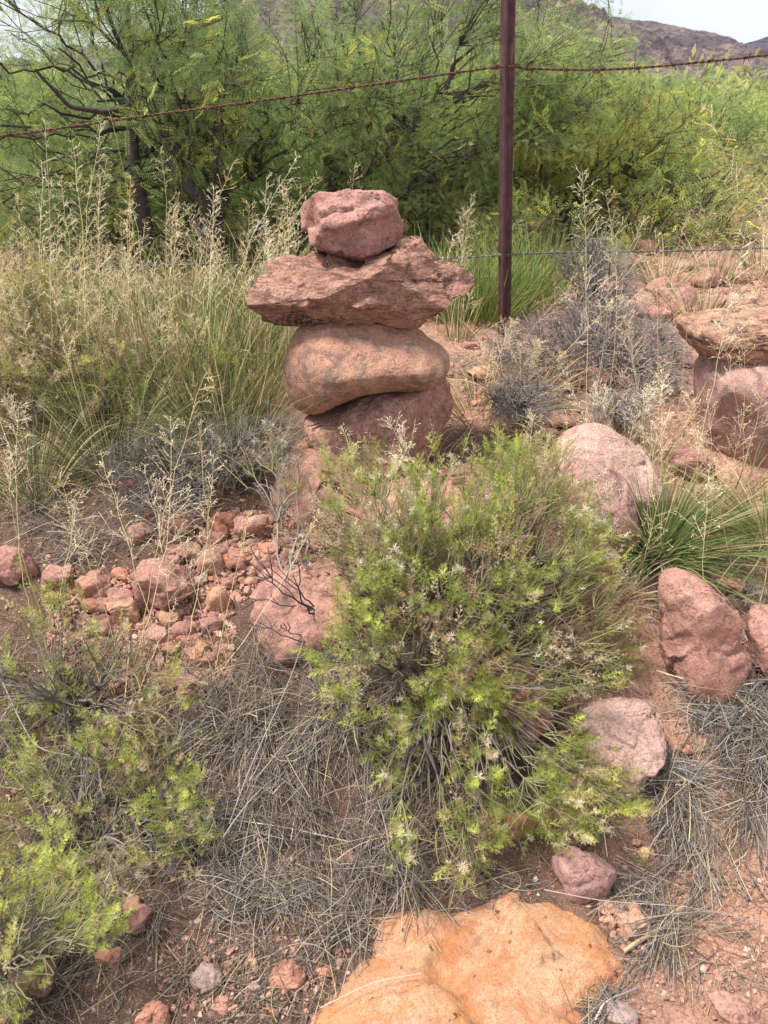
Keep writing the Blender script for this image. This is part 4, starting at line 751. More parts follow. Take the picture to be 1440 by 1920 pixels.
# --- loose grey straw: stuff lying on the soil
def straw(name, regions, seed, wr=(.00035, .0011)):
    rng = np.random.default_rng(seed); a = Acc()
    for (poly, n, lo, hi, ang, sd, lift, c) in regions:
        n = int(n*.8); p = sample_poly(poly, n*3, rng); pn = fbm(np.c_[p/70., p[:, 0]*0], 2, 44)+rng.random(len(p))*.6; p = p[np.argsort(-pn)[:n]]; n = len(p); g0 = ray(p[:, 0], p[:, 1])
        t = np.full(n, .5)
        for _ in range(260):
            w = EYE+g0*t[:, None]; ab = w[:, 2]-terr(w[:, 0], w[:, 1], False); t = t+np.clip(ab*.5, -.02, .06)
        w = EYE+g0*t[:, None]; L = rng.uniform(lo, hi, n); A = np.radians(ang)+rng.normal(size=n)*np.radians(sd*1.25)+.9*noise(np.c_[p/60., p[:, 0]*0], 45)+.5*noise(np.c_[p/160., p[:, 0]*0], 46); K = 9; s = np.linspace(-.5, .5, K)
        curv = rng.normal(size=n)*(.35+1.6*(rng.random(n) < .3)); th = A[:, None]+curv[:, None]*s[None]
        dx = np.cumsum(np.cos(th), 1)*(L/K)[:, None]; dy = np.cumsum(np.sin(th), 1)*(L/K)[:, None]; dx -= dx.mean(1, keepdims=True); dy -= dy.mean(1, keepdims=True)
        X = w[:, :1]+dx; Yy = w[:, 1:2]+dy; Zg = terr(X, Yy, False); h0 = rng.random(n)**1.5*lift; tl = rng.normal(size=n)*lift*1.2
        Zz = np.maximum(Zg.mean(1, keepdims=True)*.45+Zg*.55+h0[:, None]+tl[:, None]*s[None]+lift*.4*np.sin((s[None]+.5)*PI)*rng.random((n, 1)), Zg+.0015)
        l = np.stack([X, Yy, Zz], -1); r = rng.uniform(*wr, n)[:, None]*np.linspace(1, .55, K)[None]
        kind = rng.random((n, 1)); cb = np.where(kind < .22, np.array([.55, .44, .28]), np.where(kind < .5, np.array([.20, .145, .11]), np.array(c)))
        r = r*np.where(rng.random((n, 1)) < .06, 1.9, 1.); tubes(a, l, r, cb*(.4+.95*rng.random((n, 1))**1.2), 3)
    return tag(a.build(name, M_straw), kind='stuff')
GC = (.31, .275, .255); BC = (.24, .19, .16); YC_ = (.5, .42, .3)
straw('straw_litter', [
    ([(560, 1290), (740, 1340), (760, 1600), (820, 1700), (700, 1700), (560, 1600), (420, 1560), (380, 1380), (440, 1260)], 1500, .08, .3, 80, 28, .05, GC),
    ([(380, 1240), (660, 1230), (680, 1330), (400, 1400)], 900, .06, .22, 20, 50, .07, GC),
    ([(100, 1600), (420, 1540), (700, 1620), (700, 1760), (640, 1850), (420, 1780), (150, 1760)], 1300, .05, .22, 20, 50, .035, GC),
    ([(0, 1640), (300, 1640), (400, 1920), (0, 1920)], 1000, .06, .22, 80, 40, .02, BC),
    ([(300, 1760), (680, 1700), (640, 1920), (300, 1920)], 330, .05, .2, 70, 50, .012, BC),
    ([(1190, 1240), (1300, 1290), (1440, 1220), (1500, 1250), (1500, 1480), (1380, 1480), (1300, 1560), (1220, 1500), (1260, 1400)], 2000, .08, .32, 25, 38, .05, (.36, .33, .315)),
    ([(1280, 1440), (1440, 1380), (1440, 1540), (1330, 1640), (1260, 1800), (1190, 1780), (1230, 1560)], 900, .08, .3, 62, 22, .03, (.36, .32, .295)),
    ([(1120, 1680), (1260, 1620), (1200, 1820), (1130, 1920), (1060, 1920), (1160, 1790)], 420, .05, .22, 60, 35, .015, (.36, .32, .31)),
    ([(1160, 1540), (1440, 1600), (1440, 1900), (1200, 1900)], 260, .03, .16, 70, 50, .008, (.42, .34, .28)),
    ([(680, 1560), (900, 1640), (1080, 1600), (1180, 1500), (1060, 1660), (900, 1680), (700, 1700)], 700, .04, .2, 15, 35, .015, BC),
    ([(620, 1250), (1180, 1250), (1180, 1560), (720, 1600)], 1300, .05, .25, 60, 45, .03, BC),
    ([(1150, 1060), (1440, 1030), (1440, 1220), (1180, 1240)], 1000, .05, .2, 20, 60, .03, (.45, .39, .33)),
    ([(0, 1240), (420, 1230), (400, 1600), (0, 1640)], 2000, .05, .22, 60, 50, .05, (.36, .32, .3)),
    ([(0, 820), (560, 820), (480, 960), (300, 1060), (0, 1060)], 1400, .05, .25, 40, 60, .05, (.3, .26, .23)),
    ([(840, 660), (1300, 700), (1300, 820), (850, 850)], 900, .05, .22, 20, 50, .02, (.46, .40, .34)),
    ([(0, 560), (560, 560), (580, 820), (0, 840)], 900, .06, .25, 60, 60, .12, (.36, .3, .18)),
    ([(1150, 430), (1440, 430), (1440, 600), (1000, 600)], 700, .06, .3, 30, 60, .03, (.4, .34, .28)),
    ([(480, 1660), (1180, 1660), (1180, 1920), (560, 1920)], 34, .05, .2, 40, 60, .0, (.36, .32, .31)),
], 5)
# small leaf crumbs and twig bits
a = Acc(); rng = np.random.default_rng(8); n = 9000; x = rng.uniform(-1.1, 1.3, n); y = rng.uniform(.72, 2.6, n); k = rng.random(n) < np.where((x > .35) & (y < 1.25), .25, 1); x, y = x[k], y[k]; n = len(x)
z = terr(x, y)+.002; B = np.stack([x, y, z], -1); an = rng.uniform(0, 2*PI, n); L = rng.uniform(.004, .02, n); T = B+np.stack([np.cos(an)*L, np.sin(an)*L, rng.uniform(0, .004, n)], -1)
V, F = kites(B, T, np.stack([-np.sin(an), np.cos(an), 0*an], -1)*rng.uniform(.0005, .0014, (n, 1))); cc = np.array([[.3, .24, .2], [.42, .36, .3], [.2, .15, .12]])[rng.integers(0, 3, n)]
a.add(V, F, np.repeat(cc, 4, 0)); tag(a.build('leaf_litter', M_straw), kind='stuff')
# single straws that stand out
def lone(name, pts, r, c, label, cat='straw'):
    w = np.array([P(*p) for p in pts]); t = np.linspace(0, 1, len(w)); tt = np.linspace(0, 1, 16); l = np.stack([np.interp(tt, t, w[:, k]) for k in range(3)], -1)
    for _ in range(5): l[1:-1] = (l[:-2]+l[2:])/4+l[1:-1]/2
    a = Acc(); tubes(a, l[None], np.linspace(r, r*.7, 16)[None], c, 5); tag(a.build(name, M_straw, loc=l[0]), label, cat)
def gp(px, py, up): g = G(px, py); return (px, py-up*px_scale(g), g[1])
lone('dry_stick', [gp(415, 1560, .03), gp(540, 1578, .03), gp(655, 1596, .02)], .0014, (.58, .54, .46), 'pale straight dry stem lying across the dark hollow below the grey straw', 'stem')
lone('dry_stick', [gp(1170, 1794, .01), gp(1190, 1782, .014), gp(1210, 1768, .012)], .0042, (.55, .36, .22), 'short thick tan stem piece beside the right end of the orange slab', 'stem')
lone('dry_stick', [gp(1116, 1925, .012), gp(1130, 1895, .012), gp(1160, 1875, .01)], .002, (.62, .55, .5), 'pale broken stem at the bottom edge beside the slab', 'stem')
lone('dry_stick', [gp(500, 1480, .10), gp(540, 1400, .14), gp(566, 1340, .18), gp(430, 1580, .04)][::-1][0:1]+[gp(470, 1510, .09), gp(540, 1400, .14), gp(568, 1340, .17)], .0013, (.40, .36, .35), 'long grey stem slanting up out of the lower left straw', 'stem')
lone('dry_stick', [gp(5, 1360, .1), gp(40, 1440, .1), gp(70, 1490, .1), gp(130, 1500, .1)], .0018, (.36, .31, .28), 'crooked pale stem at the left edge above the low shrub', 'stem')
def onz(px, py, z): d = ray(px, py); p = EYE+d*(z-EYE[2])/d[2]; return (px, py, p[1])
for pts, r_, c_, lab in (([onz(700, 1760, .055), onz(735, 1700, .06), onz(760, 1650, .07)], .0011, (.33, .29, .27), 'thin grey straw standing against the upper left rim of the orange slab'),
    ([onz(600, 1890, .05), onz(700, 1840, .06), onz(790, 1825, .06)], .0009, (.55, .5, .44), 'thin pale straw lying across the left part of the orange slab'),
    ([onz(640, 1860, .055), onz(655, 1800, .06), onz(700, 1740, .06)], .0009, (.4, .35, .32), 'bent grey straw on the left rim of the orange slab'),
    ([onz(1020, 1668, .055), onz(1130, 1690, .055), onz(1290, 1700, .03)], .0010, (.45, .40, .36), 'long grey straw running from the slab top under the purple triangular rock'),
    ([onz(900, 1720, .065), onz(860, 1700, .07), onz(800, 1712, .06)], .0008, (.3, .25, .22), 'short dark straw on the top edge of the orange slab')):
    lone('straw', pts, r_, c_, lab)
# ================================================================== mesquite trees
def pinna_tpl(rng, L=.085, n=13, ll=.013, w=.0026):
    B = []; T = []; W = []
    for f in (-1, 1):                                   # two pinnae from one stalk
        for i in range(n):
            t = (i+1.)/n; p = np.array([f*(.012+.35*L*t), 0, L*t*.93]); p[1] = -.02*t*t
            for sg in (-1, 1):
                d = np.array([sg*1.*.9, rng.normal()*.25, .42]); d /= np.linalg.norm(d); le = ll*(1-.35*abs(t-.45))
                B.append(p); T.append(p+d*le); W.append(np.array([0, .3, 1.])*w*.5)
    V, F = kites(np.array(B), np.array(T), np.array(W)); return V, F
rng = np.random.default_rng(3); PIN = [pinna_tpl(rng) for _ in range(3)]; PINF = [pinna_tpl(rng, .085, 6, .016, .006) for _ in range(3)]
MES = np.array([[.20, .285, .12], [.31, .41, .15], [.48, .56, .17], [.70, .67, .13]])
def mesquite(label, base, blobs, n, seed, palw=(.35, .4, .2, .05), tint=(1, 1, 1), limbs=(), s=1., far=False, thr=-.12, n1=7, n2=90, trunk_r=.045, name='mesquite_tree', group='mesquite trees behind the fence', hangs=.3, per=5, top=.16):
    rng = np.random.default_rng(seed); base = np.asarray(base, float); root = empty(name, base, label, 'tree', group)
    vol = np.array([b[3]*b[4]*b[5] for b in blobs]); pick = rng.choice(len(blobs), n*4, p=vol/vol.sum()); c = np.array([P(b[0], b[1], b[2]) for b in blobs]); r = np.array([b[3:6] for b in blobs])
    d = nrm(rng.normal(size=(n*4, 3)))*rng.random((n*4, 1))**.42; tw = c[pick]+d*r[pick]
    k = (fbm(tw*2.1+seed, 3, seed) > thr+top*sm(1.45, 2., tw[:, 2])) & (tw[:, 2] > .75); tw = tw[k][:n]; nt_ = len(tw)
    sk, dr = skeleton(base+np.array([0, 0, .12]), tw[::per], n1, n2, rng, sag=.12, jit=.035, K=12, r=(trunk_r*.7, trunk_r*.2, .0045, .0025), pull=(.45, .25))
    a = Acc(); bk = (.07, .058, .052)
    a.add(*tube_vf(np.array([base-np.array([0, 0, .1]), base+np.array([.01, 0, .02]), base+np.array([0, 0, .2])]), [trunk_r*1.35, trunk_r*1.1, trunk_r*.9]), bk)
    tubes(a, *sk[0], bk, 7)
    for pts, r0, r1 in limbs:
        w = np.array([P(*p) for p in pts]); t = np.linspace(0, 1, len(w)); tt = np.linspace(0, 1, 24); l = np.stack([np.interp(tt, t, w[:, q]) for q in range(3)], -1); l = np.stack([np.convolve(np.pad(l[:, q], 1, 'edge'), [.25, .5, .25], 'valid') for q in range(3)], -1)
        l += .012*fbm(l*6+seed, 3, 4)[:, None]*np.array([1, 1, 1]); tubes(a, l[None], np.linspace(r0, r1, 24)[None], bk, 7)
    o = a.build('trunk', M_bark, root); shift(o, base)
    a = Acc(); tubes(a, *sk[1], bk, 5); o = a.build('branches', M_bark, root); shift(o, base)
    a = Acc(); tubes(a, sk[2][0], sk[2][1], (.09, .075, .06), 3)
    # leaves cluster along short twigs
    i = nearest(tw, tw[::per]); src = sk[2][0][i, 3]; L = nrm(tw-src)
    tubes(a, bez(src, (src+tw)/2+rng.normal(size=tw.shape)*.03, tw, 4)[:: 2 if far else 1], .0022, (.12, .10, .06), 3); o = a.build('twigs', M_bark, root); shift(o, base); o['kind'] = 'stuff'
    a = Acc(); rep = 3
    pos = np.repeat(tw, rep, 0)+rng.normal(size=(nt_*rep, 3))*.035*s; dd = nrm(np.repeat(L, rep, 0)*.35+rng.normal(size=pos.shape)*.65+np.array([0, 0, -hangs])); N = len(pos)
    c = MES[rng.choice(4, N, p=palw)]*np.asarray(tint)*rng.uniform(.75, 1.3, (N, 1))*(1+.3*noise(pos*1.6+seed, 3))[:, None]
    R = frames(dd, rng); tp = PINF if far else PIN
    for k in range(3):
        m = np.arange(N) % 3 == k; stamp(a, tp[k][0], tp[k][1], pos[m], R[m], s*rng.uniform(.7, 1.25, m.sum()), c[m])
    o = a.build('crown', M_leaf, root); shift(o, base); return root
def tube_vf(l, r):
    a = Acc(); tubes(a, np.asarray(l)[None], np.array(r)[None], (1, 1, 1), 7); return a.V[0], a.Q[0]
def gpt(px, Y): w = P(px, 500, Y); return np.array([w[0], Y, ground_at(w[0], Y)])
mesquite('large mesquite with twin dark forked trunks at left', gpt(400, 4.3), [(150, 60, 4.5, .9, .8, .55), (420, 120, 4.6, .8, .8, .6), (60, 260, 4.5, .75, .7, .45), (330, 300, 4.7, .7, .6, .35), (640, 60, 4.8, .7, .7, .5), (200, -60, 4.6, 1.2, .8, .35)], 1800, 201,
         limbs=[([(408, 480, 4.3), (392, 395, 4.3), (345, 345, 4.32), (318, 300, 4.35), (300, 200, 4.4), (305, 120, 4.45), (330, 60, 4.5)], .045, .016), ([(280, 470, 4.35), (268, 380, 4.35), (248, 300, 4.4), (247, 190, 4.4), (240, 90, 4.4), (235, -20, 4.45)], .045, .014), ([(247, 200, 4.4), (200, 212, 4.3), (130, 200, 4.25), (60, 130, 4.2)], .018, .007), ([(300, 220, 4.35), (340, 190, 4.5), (420, 200, 4.5), (500, 215, 4.5)], .016, .006), ([(305, 120, 4.45), (350, 60, 4.4), (430, 30, 4.4)], .014, .006)], thr=.01, top=.08, s=1.3)
mesquite('mesquite with a thick dark horizontal limb behind the cairn top', gpt(640, 4.9), [(620, 200, 5., .8, .8, .5), (800, 80, 5.1, .85, .8, .6), (880, 260, 5.1, .75, .7, .45), (520, 330, 5.2, .6, .6, .3), (1000, 130, 5.2, .6, .7, .5), (740, 360, 5.4, .8, .5, .28)], 2100, 202,
         limbs=[([(640, 500, 4.9), (645, 400, 4.9), (655, 345, 4.9), (700, 305, 4.9), (735, 290, 4.9)], .05, .03), ([(655, 345, 4.9), (605, 300, 4.85), (660, 285, 4.85), (705, 265, 4.85), (750, 215, 4.85), (830, 190, 4.8), (930, 152, 4.8)], .03, .012), ([(660, 280, 4.85), (680, 220, 4.85), (655, 160, 4.9), (640, 60, 4.9)], .018, .007), ([(830, 190, 4.8), (850, 120, 4.85), (900, 80, 4.9)], .014, .006)], thr=0., top=.08, s=1.15)
mesquite('yellow green mesquite just right of the fence post', gpt(1060, 5.2), [(1040, 260, 5.4, .7, .6, .5), (1120, 250, 5.6, .75, .6, .38), (980, 400, 5.4, .55, .5, .3), (1180, 330, 5.7, .7, .5, .35)], 1900, 203, palw=(.2, .35, .3, .15), tint=(1.15, 1.05, .95), thr=-.15)
mesquite('feathery light green mesquite behind and above the fence post', gpt(960, 6.2), [(900, 70, 6.4, .8, .8, .7), (980, 150, 6.5, .35, .6, .45), (880, 220, 6.5, .9, .8, .5), (720, 190, 6.8, 1.1, .8, .5)], 1500, 204, palw=(.2, .4, .3, .1), far=True, top=.12)
mesquite('round topped mesquite at right below the mountain ridge', gpt(1240, 7), [(1200, 240, 7.2, .9, .8, .40), (1300, 225, 7.4, .6, .7, .36), (1280, 280, 7.2, 1.1, .8, .4), (1110, 240, 7.2, .5, .7, .5)], 2300, 205, palw=(.3, .4, .25, .05), far=True, s=1.1)
mesquite('dark mesquite seen between the trunks behind the left tree', gpt(300, 7.2), [(100, 300, 7.4, 1.8, .9, .7), (450, 320, 7.6, 1.6, .9, .7), (0, 200, 7.6, 1.6, .8, .6), ], 2300, 206, palw=(.45, .4, .13, .02), tint=(.9, .95, 1.), far=True, s=1.25)
mesquite('dark mesquite filling the background behind the cairn', gpt(760, 7.8), [(620, 330, 8, 1.6, .9, .7), (900, 330, 8, 1.6, .9, .75), (780, 260, 8.2, 1.5, .9, .5)], 2300, 207, palw=(.45, .4, .13, .02), tint=(.9, .95, 1.), far=True, s=1.25)
# low bushes under and beyond the trees
def bush(label, base, rx, rz, n, seed, palw, tint, group=None, s=1.):
    rng = np.random.default_rng(seed); base = np.asarray(base, float); root = empty('bush', base, label, 'bush', group)
    d = nrm(rng.normal(size=(n, 3))+np.array([0, 0, .35]))*rng.random((n, 1))**.4; d[:, 2] = np.abs(d[:, 2]); tw = base+d*np.array([rx, rx*.8, rz]); tw = tw[fbm(tw*3+seed, 3, seed) > -.2]
    sk, dr = skeleton(base, tw[::4], 8, 40, rng, r=(.02, .01, .005, .003)); a = Acc()
    for l, R in sk: tubes(a, l, R, (.14, .115, .095), 3)
    o = a.build('branches', M_bark, root); shift(o, base); a = Acc(); pos = np.repeat(tw, 2, 0)+rng.normal(size=(len(tw)*2, 3))*.04*s; N = len(pos); dd = nrm(rng.normal(size=(N, 3))+np.array([0, 0, .3]))
    c = MES[rng.choice(4, N, p=palw)]*np.asarray(tint)*rng.uniform(.7, 1.3, (N, 1)); R = frames(dd, rng)
    for k in range(3): m = np.arange(N) % 3 == k; stamp(a, PINF[k][0], PINF[k][1], pos[m], R[m], s*rng.uniform(.7, 1.2, m.sum()), c[m])
    o = a.build('leaves', M_leaf, root); shift(o, base); return root
PW = (.3, .4, .25, .05)
bA = bush('dull green bush under the left mesquite', gpt(150, 5.2), .9, .65, 900, 301, PW, (.9, .9, 1), 'bushes under the mesquites')
bB = bush('dark green bush under the middle of the trees', gpt(560, 5.8), .9, .7, 900, 302, PW, (.8, .85, .9), 'bushes under the mesquites')
bC = bush('bright green bush right behind the fence wire by the post', gpt(1020, 4.6), .5, .42, 700, 303, (.1, .4, .4, .1), (1, 1, 1), 'bushes under the mesquites', .8)
bD = bush('tan and grey half dry bush at right beyond the fence', gpt(1260, 5.6), .8, .5, 900, 304, PW, (1.6, 1.15, 1.6), 'dry bushes at right', .8)
dup(bD, gpt(1420, 6.4), 1.7, 1.1, 'beige half dry bush at the right edge beyond the fence')
dup(bA, gpt(800, 5.6), 2., 1., 'shadowy green bush behind the cairn waist', 'bushes under the mesquites')
dup(bA, gpt(230, 4.9), 3., .85, 'olive bush at the foot of the left mesquite trunks', 'bushes under the mesquites')
dup(bB, gpt(480, 5.), 1.2, .8, 'dark olive bush between left mesquite and cairn', 'bushes under the mesquites')
dup(bA, gpt(350, 6), 1., 1.1, 'green bush between the two dark trunks', 'bushes under the mesquites')
dup(bB, gpt(-60, 5.6), 2.5, 1.2, 'green bush at the left edge under the branches', 'bushes under the mesquites')
dup(bC, gpt(1180, 5.4), 2.5, 1.6, 'fresh green bush behind the grey dead mound', 'bushes under the mesquites')
dup(bC, gpt(1430, 8), .5, 2.0, 'fresh green bush at the right edge under the ridge', 'far bushes at right')
dup(bC, gpt(1330, 8.5), 1.5, 1.8, 'light green bush left of the fresh green edge bush', 'far bushes at right')
dup(bC, gpt(1390, 11), 3.5, 2.4, 'pale green bush farthest off below the ridge', 'far bushes at right')
# far scrub that reads as one mass
a = Acc(); rng = np.random.default_rng(400); N = 2200; yy = 11+rng.random(N)**1.7*250; xx = rng.uniform(-1.2, 1.2, N)*yy; zz = terr(xx, yy, False)
bB_ = nrm(rng.normal(size=(22, 3)))*rng.random((22, 1))**.5*.8; bT_ = bB_+nrm(rng.normal(size=(22, 3)))*.3; KV, KF = kites(bB_, bT_, nrm(np.cross(bT_-bB_, rng.normal(size=(22, 3))))*.045)
for k in range(9):
    pos = np.stack([xx, yy, zz], -1)+rng.normal(size=(N, 3))*np.array([.5, .5, .22])+np.array([0, 0, .35]); stamp(a, KV, KF, pos, frames(rng.normal(size=(N, 3)), rng), rng.uniform(.35, .8, (N, 1))*(1+yy/200)[:, None], MES[rng.integers(0, 3, N)]*rng.uniform(.7, 1.2, (N, 1))*np.array([1.1, .95, 1.1]))
tag(a.build('far_scrub', M_leaf, smooth=False), kind='stuff')
# ================================================================== fence
M_post, nt, out = newmat('rusted_post_paint'); v = coords(nt); f = noi(nt, v, 30, 6, .7); f2 = noi(nt, coords(nt, stretch=(1, 1, .15)), 60, 5, .6)
col = ramp(nt, f, [(.42, (.075, .034, .037)), (.58, (.115, .052, .052))]); col = mix(nt, ramp(nt, f2, [(.55, G3(0)), (.72, G3(.8))]), col, (.25, .13, .10))
bs = nd(nt, 'ShaderNodeBsdfPrincipled', Roughness=.75); b = nd(nt, 'ShaderNodeBump', Strength=.5, Distance=.002); nt.links.new(f, b.inputs['Height']); nt.links.new(b.outputs[0], bs.inputs['Normal'])
nt.links.new(col, bs.inputs['Base Color']); nt.links.new(bs.outputs[0], out.inputs[0])
def wire_mat(name, c1, c2, rough):
    m, nt, out = newmat(name); f = noi(nt, coords(nt), 45, 4, .6); bs = nd(nt, 'ShaderNodeBsdfPrincipled', Roughness=rough, Metallic=.35)
    nt.links.new(ramp(nt, f, [(.4, c1), (.6, c2)]), bs.inputs['Base Color']); nt.links.new(bs.outputs[0], out.inputs[0]); return m
W_rust = wire_mat('rusty_wire', (.06, .035, .028), (.17, .075, .045), .8); W_grey = wire_mat('galvanised_wire', (.2, .19, .19), (.10, .085, .08), .7)
YP = 3.2
pb = P(944, 640, YP); pb[2] = ground_at(pb[0], pb[1]); pt = P(953, -40, YP+.02); pt = pb+(pt-pb)*1.05
def extr(prof, z0, z1):
    prof = np.array(prof, float); ct, st_ = math.cos(2.75), math.sin(2.75); prof = prof@np.array([[ct, st_], [-st_, ct]]); n = len(prof); H = np.linspace(0, 1, 12); V = np.concatenate([np.c_[prof, np.zeros(n)]*np.array([1, 1, 0])+pb+(pt-pb)*(z0+(z1-z0)*h)-pb for h in H])
    F = [[k*n+i, k*n+(i+1) % n, (k+1)*n+(i+1) % n, (k+1)*n+i] for k in range(len(H)-1) for i in range(n)]
    return V, F
root = empty('fence_post', pb, 'dark maroon steel T-shaped fence post', 'fence post')
s_ = .027
V, F = extr([(-s_, -.004), (-s_, .0015), (-.004, .0045), (-.004, .042), (.004, .042), (.004, .0045), (s_, .0015), (s_, -.004), (.006, -.0065), (-.006, -.0065)], -.06, 1.)
n = 10; bm_top = [[11*n+i for i in range(n)]]
o = mesh('post_shaft', V, [np.array(F), np.array(bm_top)], M_post, root, smooth=False)
bvl = o.modifiers.new('b', 'BEVEL'); bvl.width = .0012; bvl.segments = 1
stud = bmesh.new(); bmesh.ops.create_cube(stud, size=1); 
for vv in stud.verts: vv.co = Vector((vv.co.x*.013*(1 if vv.co.y > 0 else .7), vv.co.y*.008, vv.co.z*.007*(1 if vv.co.y > 0 else .6)))
sm_ = bpy.data.meshes.new('stud'); stud.to_mesh(sm_); stud.free(); sm_.materials.append(M_post)
for k in range(20):
    h = .06+k*.046
    o = bpy.data.objects.new('stud', sm_); C.objects.link(o); o.parent = root; o.location = Vector((pt-pb)*h)+Vector((.004, .009, 0)); o.rotation_euler = (0, 0, 2.75)
def catmull(pts, n=40):
    p = np.array(pts); p = np.concatenate([[2*p[0]-p[1]], p, [2*p[-1]-p[-2]]]); o = []
    for i in range(1, len(p)-2):
        for t in np.linspace(0, 1, n, endpoint=False):
            o.append(.5*((2*p[i])+(-p[i-1]+p[i+1])*t+(2*p[i-1]-5*p[i]+4*p[i+1]-p[i+2])*t*t+(-p[i-1]+3*p[i]-3*p[i+1]+p[i+2])*t**3))
    return np.array(o+[p[-2]])
def wire(label, pts, m, barb_px, r=.0026, pitch=.05):
    w = np.array([P(a, b, YP-.018) for a, b in pts]); l = catmull(w); seg = np.r_[0, np.cumsum(np.linalg.norm(np.diff(l, axis=0), axis=1))]; tot = seg[-1]; S = np.arange(0, tot, .006); L = np.stack([np.interp(S, seg, l[:, k]) for k in range(3)], -1)
    c = L[0]; root = empty('barbed_wire', c, label, 'barbed wire'); T = nrm(np.gradient(L, axis=0)); A = nrm(np.cross(T, [0, 0, 1.])); Bn = np.cross(T, A); ph = S/pitch*2*PI
    for k in (0, PI):
        a = Acc(); tubes(a, (L+(A*np.cos(ph+k)[:, None]+Bn*np.sin(ph+k)[:, None])*r*.95)[None], r, (1, 1, 1), 6); o = a.build('strand', m, root); shift(o, c)
    # one barb: two wire wraps with four points
    a = Acc(); t = np.linspace(0, 1, 22); an = t*4*PI; hx = np.stack([(t-.5)*.014, np.cos(an)*r*2.3, np.sin(an)*r*2.3], -1)
    hx = np.concatenate([[hx[0]+np.array([-.002, .002, .017])], hx, [hx[-1]+np.array([.002, -.004, -.017])]]); tubes(a, hx[None], r*.62, (1, 1, 1), 5)
    hx2 = hx[:, [0, 2, 1]]*np.array([-1, 1, 1]); tubes(a, hx2[None], r*.62, (1, 1, 1), 5); bo = None
    for j, s0 in enumerate(np.arange(.09, tot, .128)):
        p = np.array([np.interp(s0, S, L[:, k]) for k in range(3)]); tt = np.array([np.interp(s0, S, T[:, k]) for k in range(3)])
        if bo is None: o = a.build('barb', m, root); bo = o
        else: o = bo.copy(); C.objects.link(o); o.parent = root
        o.location = [float(q) for q in p-c]; o.rotation_euler = (j*1.9, -math.asin(tt[2]), 0)
    return root
wire('rusty twisted top barbed wire rising to the post', [(-900, 320), (-300, 285), (0, 255), (240, 222), (480, 190), (720, 156), (850, 137), (948, 125), (1000, 129), (1100, 131), (1200, 127), (1300, 118), (1440, 103), (1700, 70), (2300, 20)], W_rust, 0, .0024)
wire('grey lower barbed wire passing behind the cairn', [(-900, 540), (-300, 520), (0, 508), (240, 500), (480, 492), (720, 487), (850, 484), (948, 478), (1040, 474), (1150, 472), (1300, 470), (1440, 465), (1700, 455), (2300, 430)], W_grey, 0, .0020)
def clip(py, m, label):
    c = P(949, py, YP); a = Acc(); t = np.linspace(-.15, 1.15, 30)*PI; l = np.stack([np.cos(t)*.034, -np.sin(t)*.024+.012, .004*np.sin(t*3)], -1); tubes(a, (l+c)[None], .0026, (1, 1, 1), 6)
    k = np.linspace(0, 3*PI, 24); for_ = np.stack([.034+k*.0016, .004+np.cos(k)*.006, np.sin(k)*.006], -1); tubes(a, (for_+c)[None], .0022, (1, 1, 1), 5)
    tag(a.build('wire_clip', m, loc=c), label, 'wire clip')
clip(124, W_rust, 'wire tie wrapped round the post holding the top wire'); clip(478, W_grey, 'wire tie wrapped round the post holding the lower wire')
# ================================================================== mountains and sky
def mount_mat(name, c1, c2, c3, sc):
    m, nt, out = newmat(name); v = coords(nt, world=True, stretch=(1, 1, 2.2)); f = noi(nt, v, 1/(60*sc), 6, .7, .8); g = noi(nt, v, 1/(11*sc), 5, .7)
    col = ramp(nt, f, [(.42, c1), (.53, c2), (.62, c3)]); col = mix(nt, ramp(nt, g, [(.46, G3(.8)), (.54, G3(0))]), col, tuple(x*.5 for x in c1))
    bs = nd(nt, 'ShaderNodeBsdfPrincipled', Roughness=1.); b = nd(nt, 'ShaderNodeBump', Strength=1., Distance=8*sc); nt.links.new(g, b.inputs['Height']); nt.links.new(b.outputs[0], bs.inputs['Normal'])
    nt.links.new(col, bs.inputs['Base Color']); nt.links.new(bs.outputs[0], out.inputs[0]); return m
def mountain(name, prof, Yd, depth, mat, seed, rough_=.06):
    pr = np.array([P(a, b, Yd) for a, b in prof]); xs, zs = pr[:, 0], pr[:, 2]; nx_, ny_ = 340, 110; x = np.linspace(xs[0], xs[-1], nx_); v = np.linspace(-1, 1, ny_)
    X, Vv = np.meshgrid(x, v); H = np.interp(X, xs, zs)-.7; fall = np.where(Vv < 0, (1-np.abs(Vv))**1.1, (1-np.abs(Vv))**1.4); wid = depth
    Yy = Yd+Vv*wid; q = np.stack([X/wid, Yy/wid, 0*X], -1); rg = ridged(q*5, 5, seed); Z = .6+H*fall*(1+(1-fall)*.55*rg)+H.max()*rough_*2.*fbm(q*26, 5, seed+2)*np.minimum(fall*3, 1)*(.3+1.2*(1-fall)); Z = Z+H.max()*.2*(1-fall)*fall*ridged(q*22, 4, seed+5)
    ii, jj = np.meshgrid(np.arange(nx_-1), np.arange(ny_-1)); q = (jj*nx_+ii).ravel()
    mesh(name, np.stack([X, Yy, Z], -1), np.stack([q, q+1, q+nx_+1, q+nx_], -1), mat)['kind'] = 'structure'
MM = mount_mat('mountain_rock', (.12, .09, .105), (.19, .14, .145), (.26, .19, .165), 1.); MF = mount_mat('far_mountain_rock', (.08, .072, .11), (.11, .10, .14), (.15, .13, .16), 2.)
mountain('mountain', [(-700, 260), (-300, 200), (100, 130), (300, 90), (430, 30), (520, -60), (640, -170), (800, -190), (930, -120), (1020, -40), (1065, 30), (1110, 90), (1200, 165)], 700, 330, MM, 1)
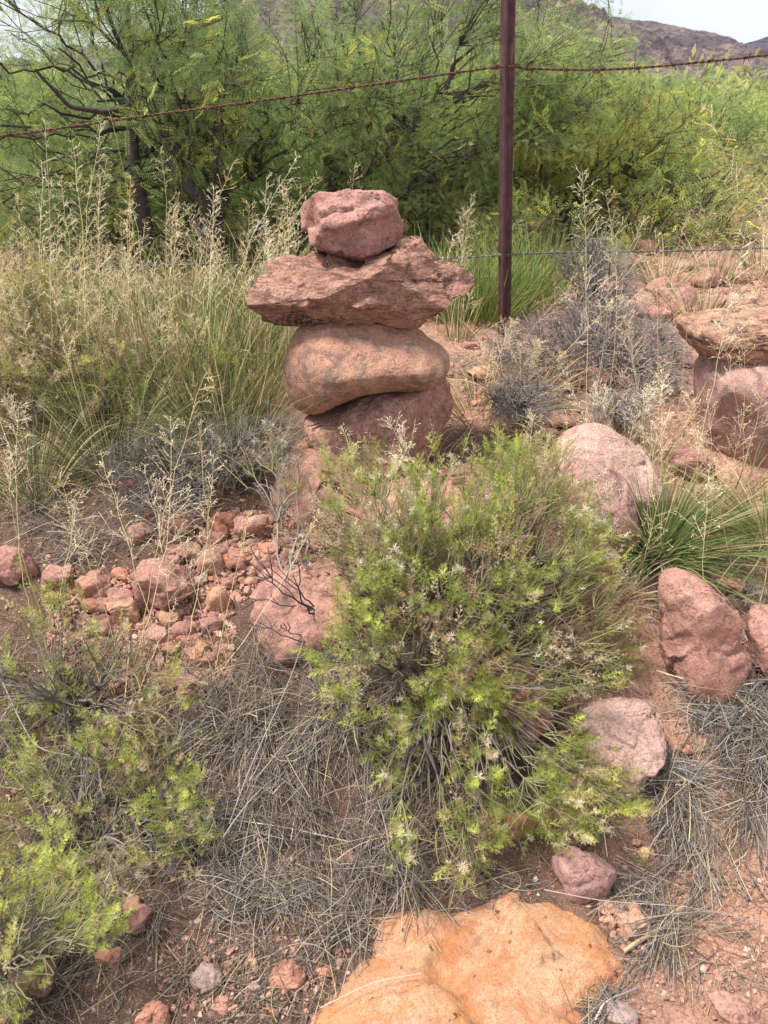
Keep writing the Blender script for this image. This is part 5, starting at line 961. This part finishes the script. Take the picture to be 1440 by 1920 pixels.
mountain('hill', [(900, 120), (1000, 60), (1060, 44), (1100, 34), (1150, 30), (1190, 37), (1240, 42), (1300, 57), (1340, 75), (1372, 98), (1420, 130), (1500, 150), (1600, 168)], 1100, 380, MM, 2, .04)
mountain('hills', [(1250, 150), (1330, 120), (1370, 90), (1440, 68), (1520, 55), (1700, 40), (2000, 60), (2400, 100), (2900, 150)], 2600, 900, MF, 3, .03)
sc = bpy.context.scene
w = bpy.data.worlds.new("World"); sc.world = w; w.use_nodes = True; nt = w.node_tree; nt.nodes.clear(); out = nt.nodes.new('ShaderNodeOutputWorld'); bg = nt.nodes.new('ShaderNodeBackground')
SUN_EL, SUN_AZ = 66, 262   # azimuth measured clockwise from +Y
sky = nt.nodes.new('ShaderNodeTexSky'); sky.sky_type = 'NISHITA'; sky.sun_disc = False; sky.sun_elevation = math.radians(SUN_EL); sky.sun_rotation = math.radians(SUN_AZ); sky.air_density = 1; sky.dust_density = 2.
tc = nt.nodes.new('ShaderNodeTexCoord'); mp = nt.nodes.new('ShaderNodeMapping'); mp.inputs['Scale'].default_value = (1, 1, 3); nt.links.new(tc.outputs['Generated'], mp.inputs[0])
cl = noi(nt, mp.outputs[0], 2.2, 7, .6, .4)
col = mix(nt, ramp(nt, cl, [(.3, G3(.62)), (.62, G3(.95))]), sky.outputs[0], (8.4, 8.9, 9.6))
nt.links.new(col, bg.inputs[0]); bg.inputs[1].default_value = .062; nt.links.new(bg.outputs[0], out.inputs[0])
sl = bpy.data.lights.new('sun', 'SUN'); sl.energy = 3.3; sl.angle = math.radians(13); sl.color = (1, .95, .88); so = bpy.data.objects.new('sun', sl); C.objects.link(so)
dv = Vector((math.sin(math.radians(SUN_AZ))*math.cos(math.radians(SUN_EL)), math.cos(math.radians(SUN_AZ))*math.cos(math.radians(SUN_EL)), math.sin(math.radians(SUN_EL))))
so.rotation_euler = (-dv).to_track_quat('-Z', 'Y').to_euler()
sc.view_settings.view_transform = 'Standard'; sc.view_settings.look = 'None'; sc.view_settings.exposure = 1.0; sc.view_settings.gamma = 1
sc.cycles.max_bounces = 6; sc.cycles.diffuse_bounces = 3; sc.cycles.transmission_bounces = 3; sc.cycles.transparent_max_bounces = 4
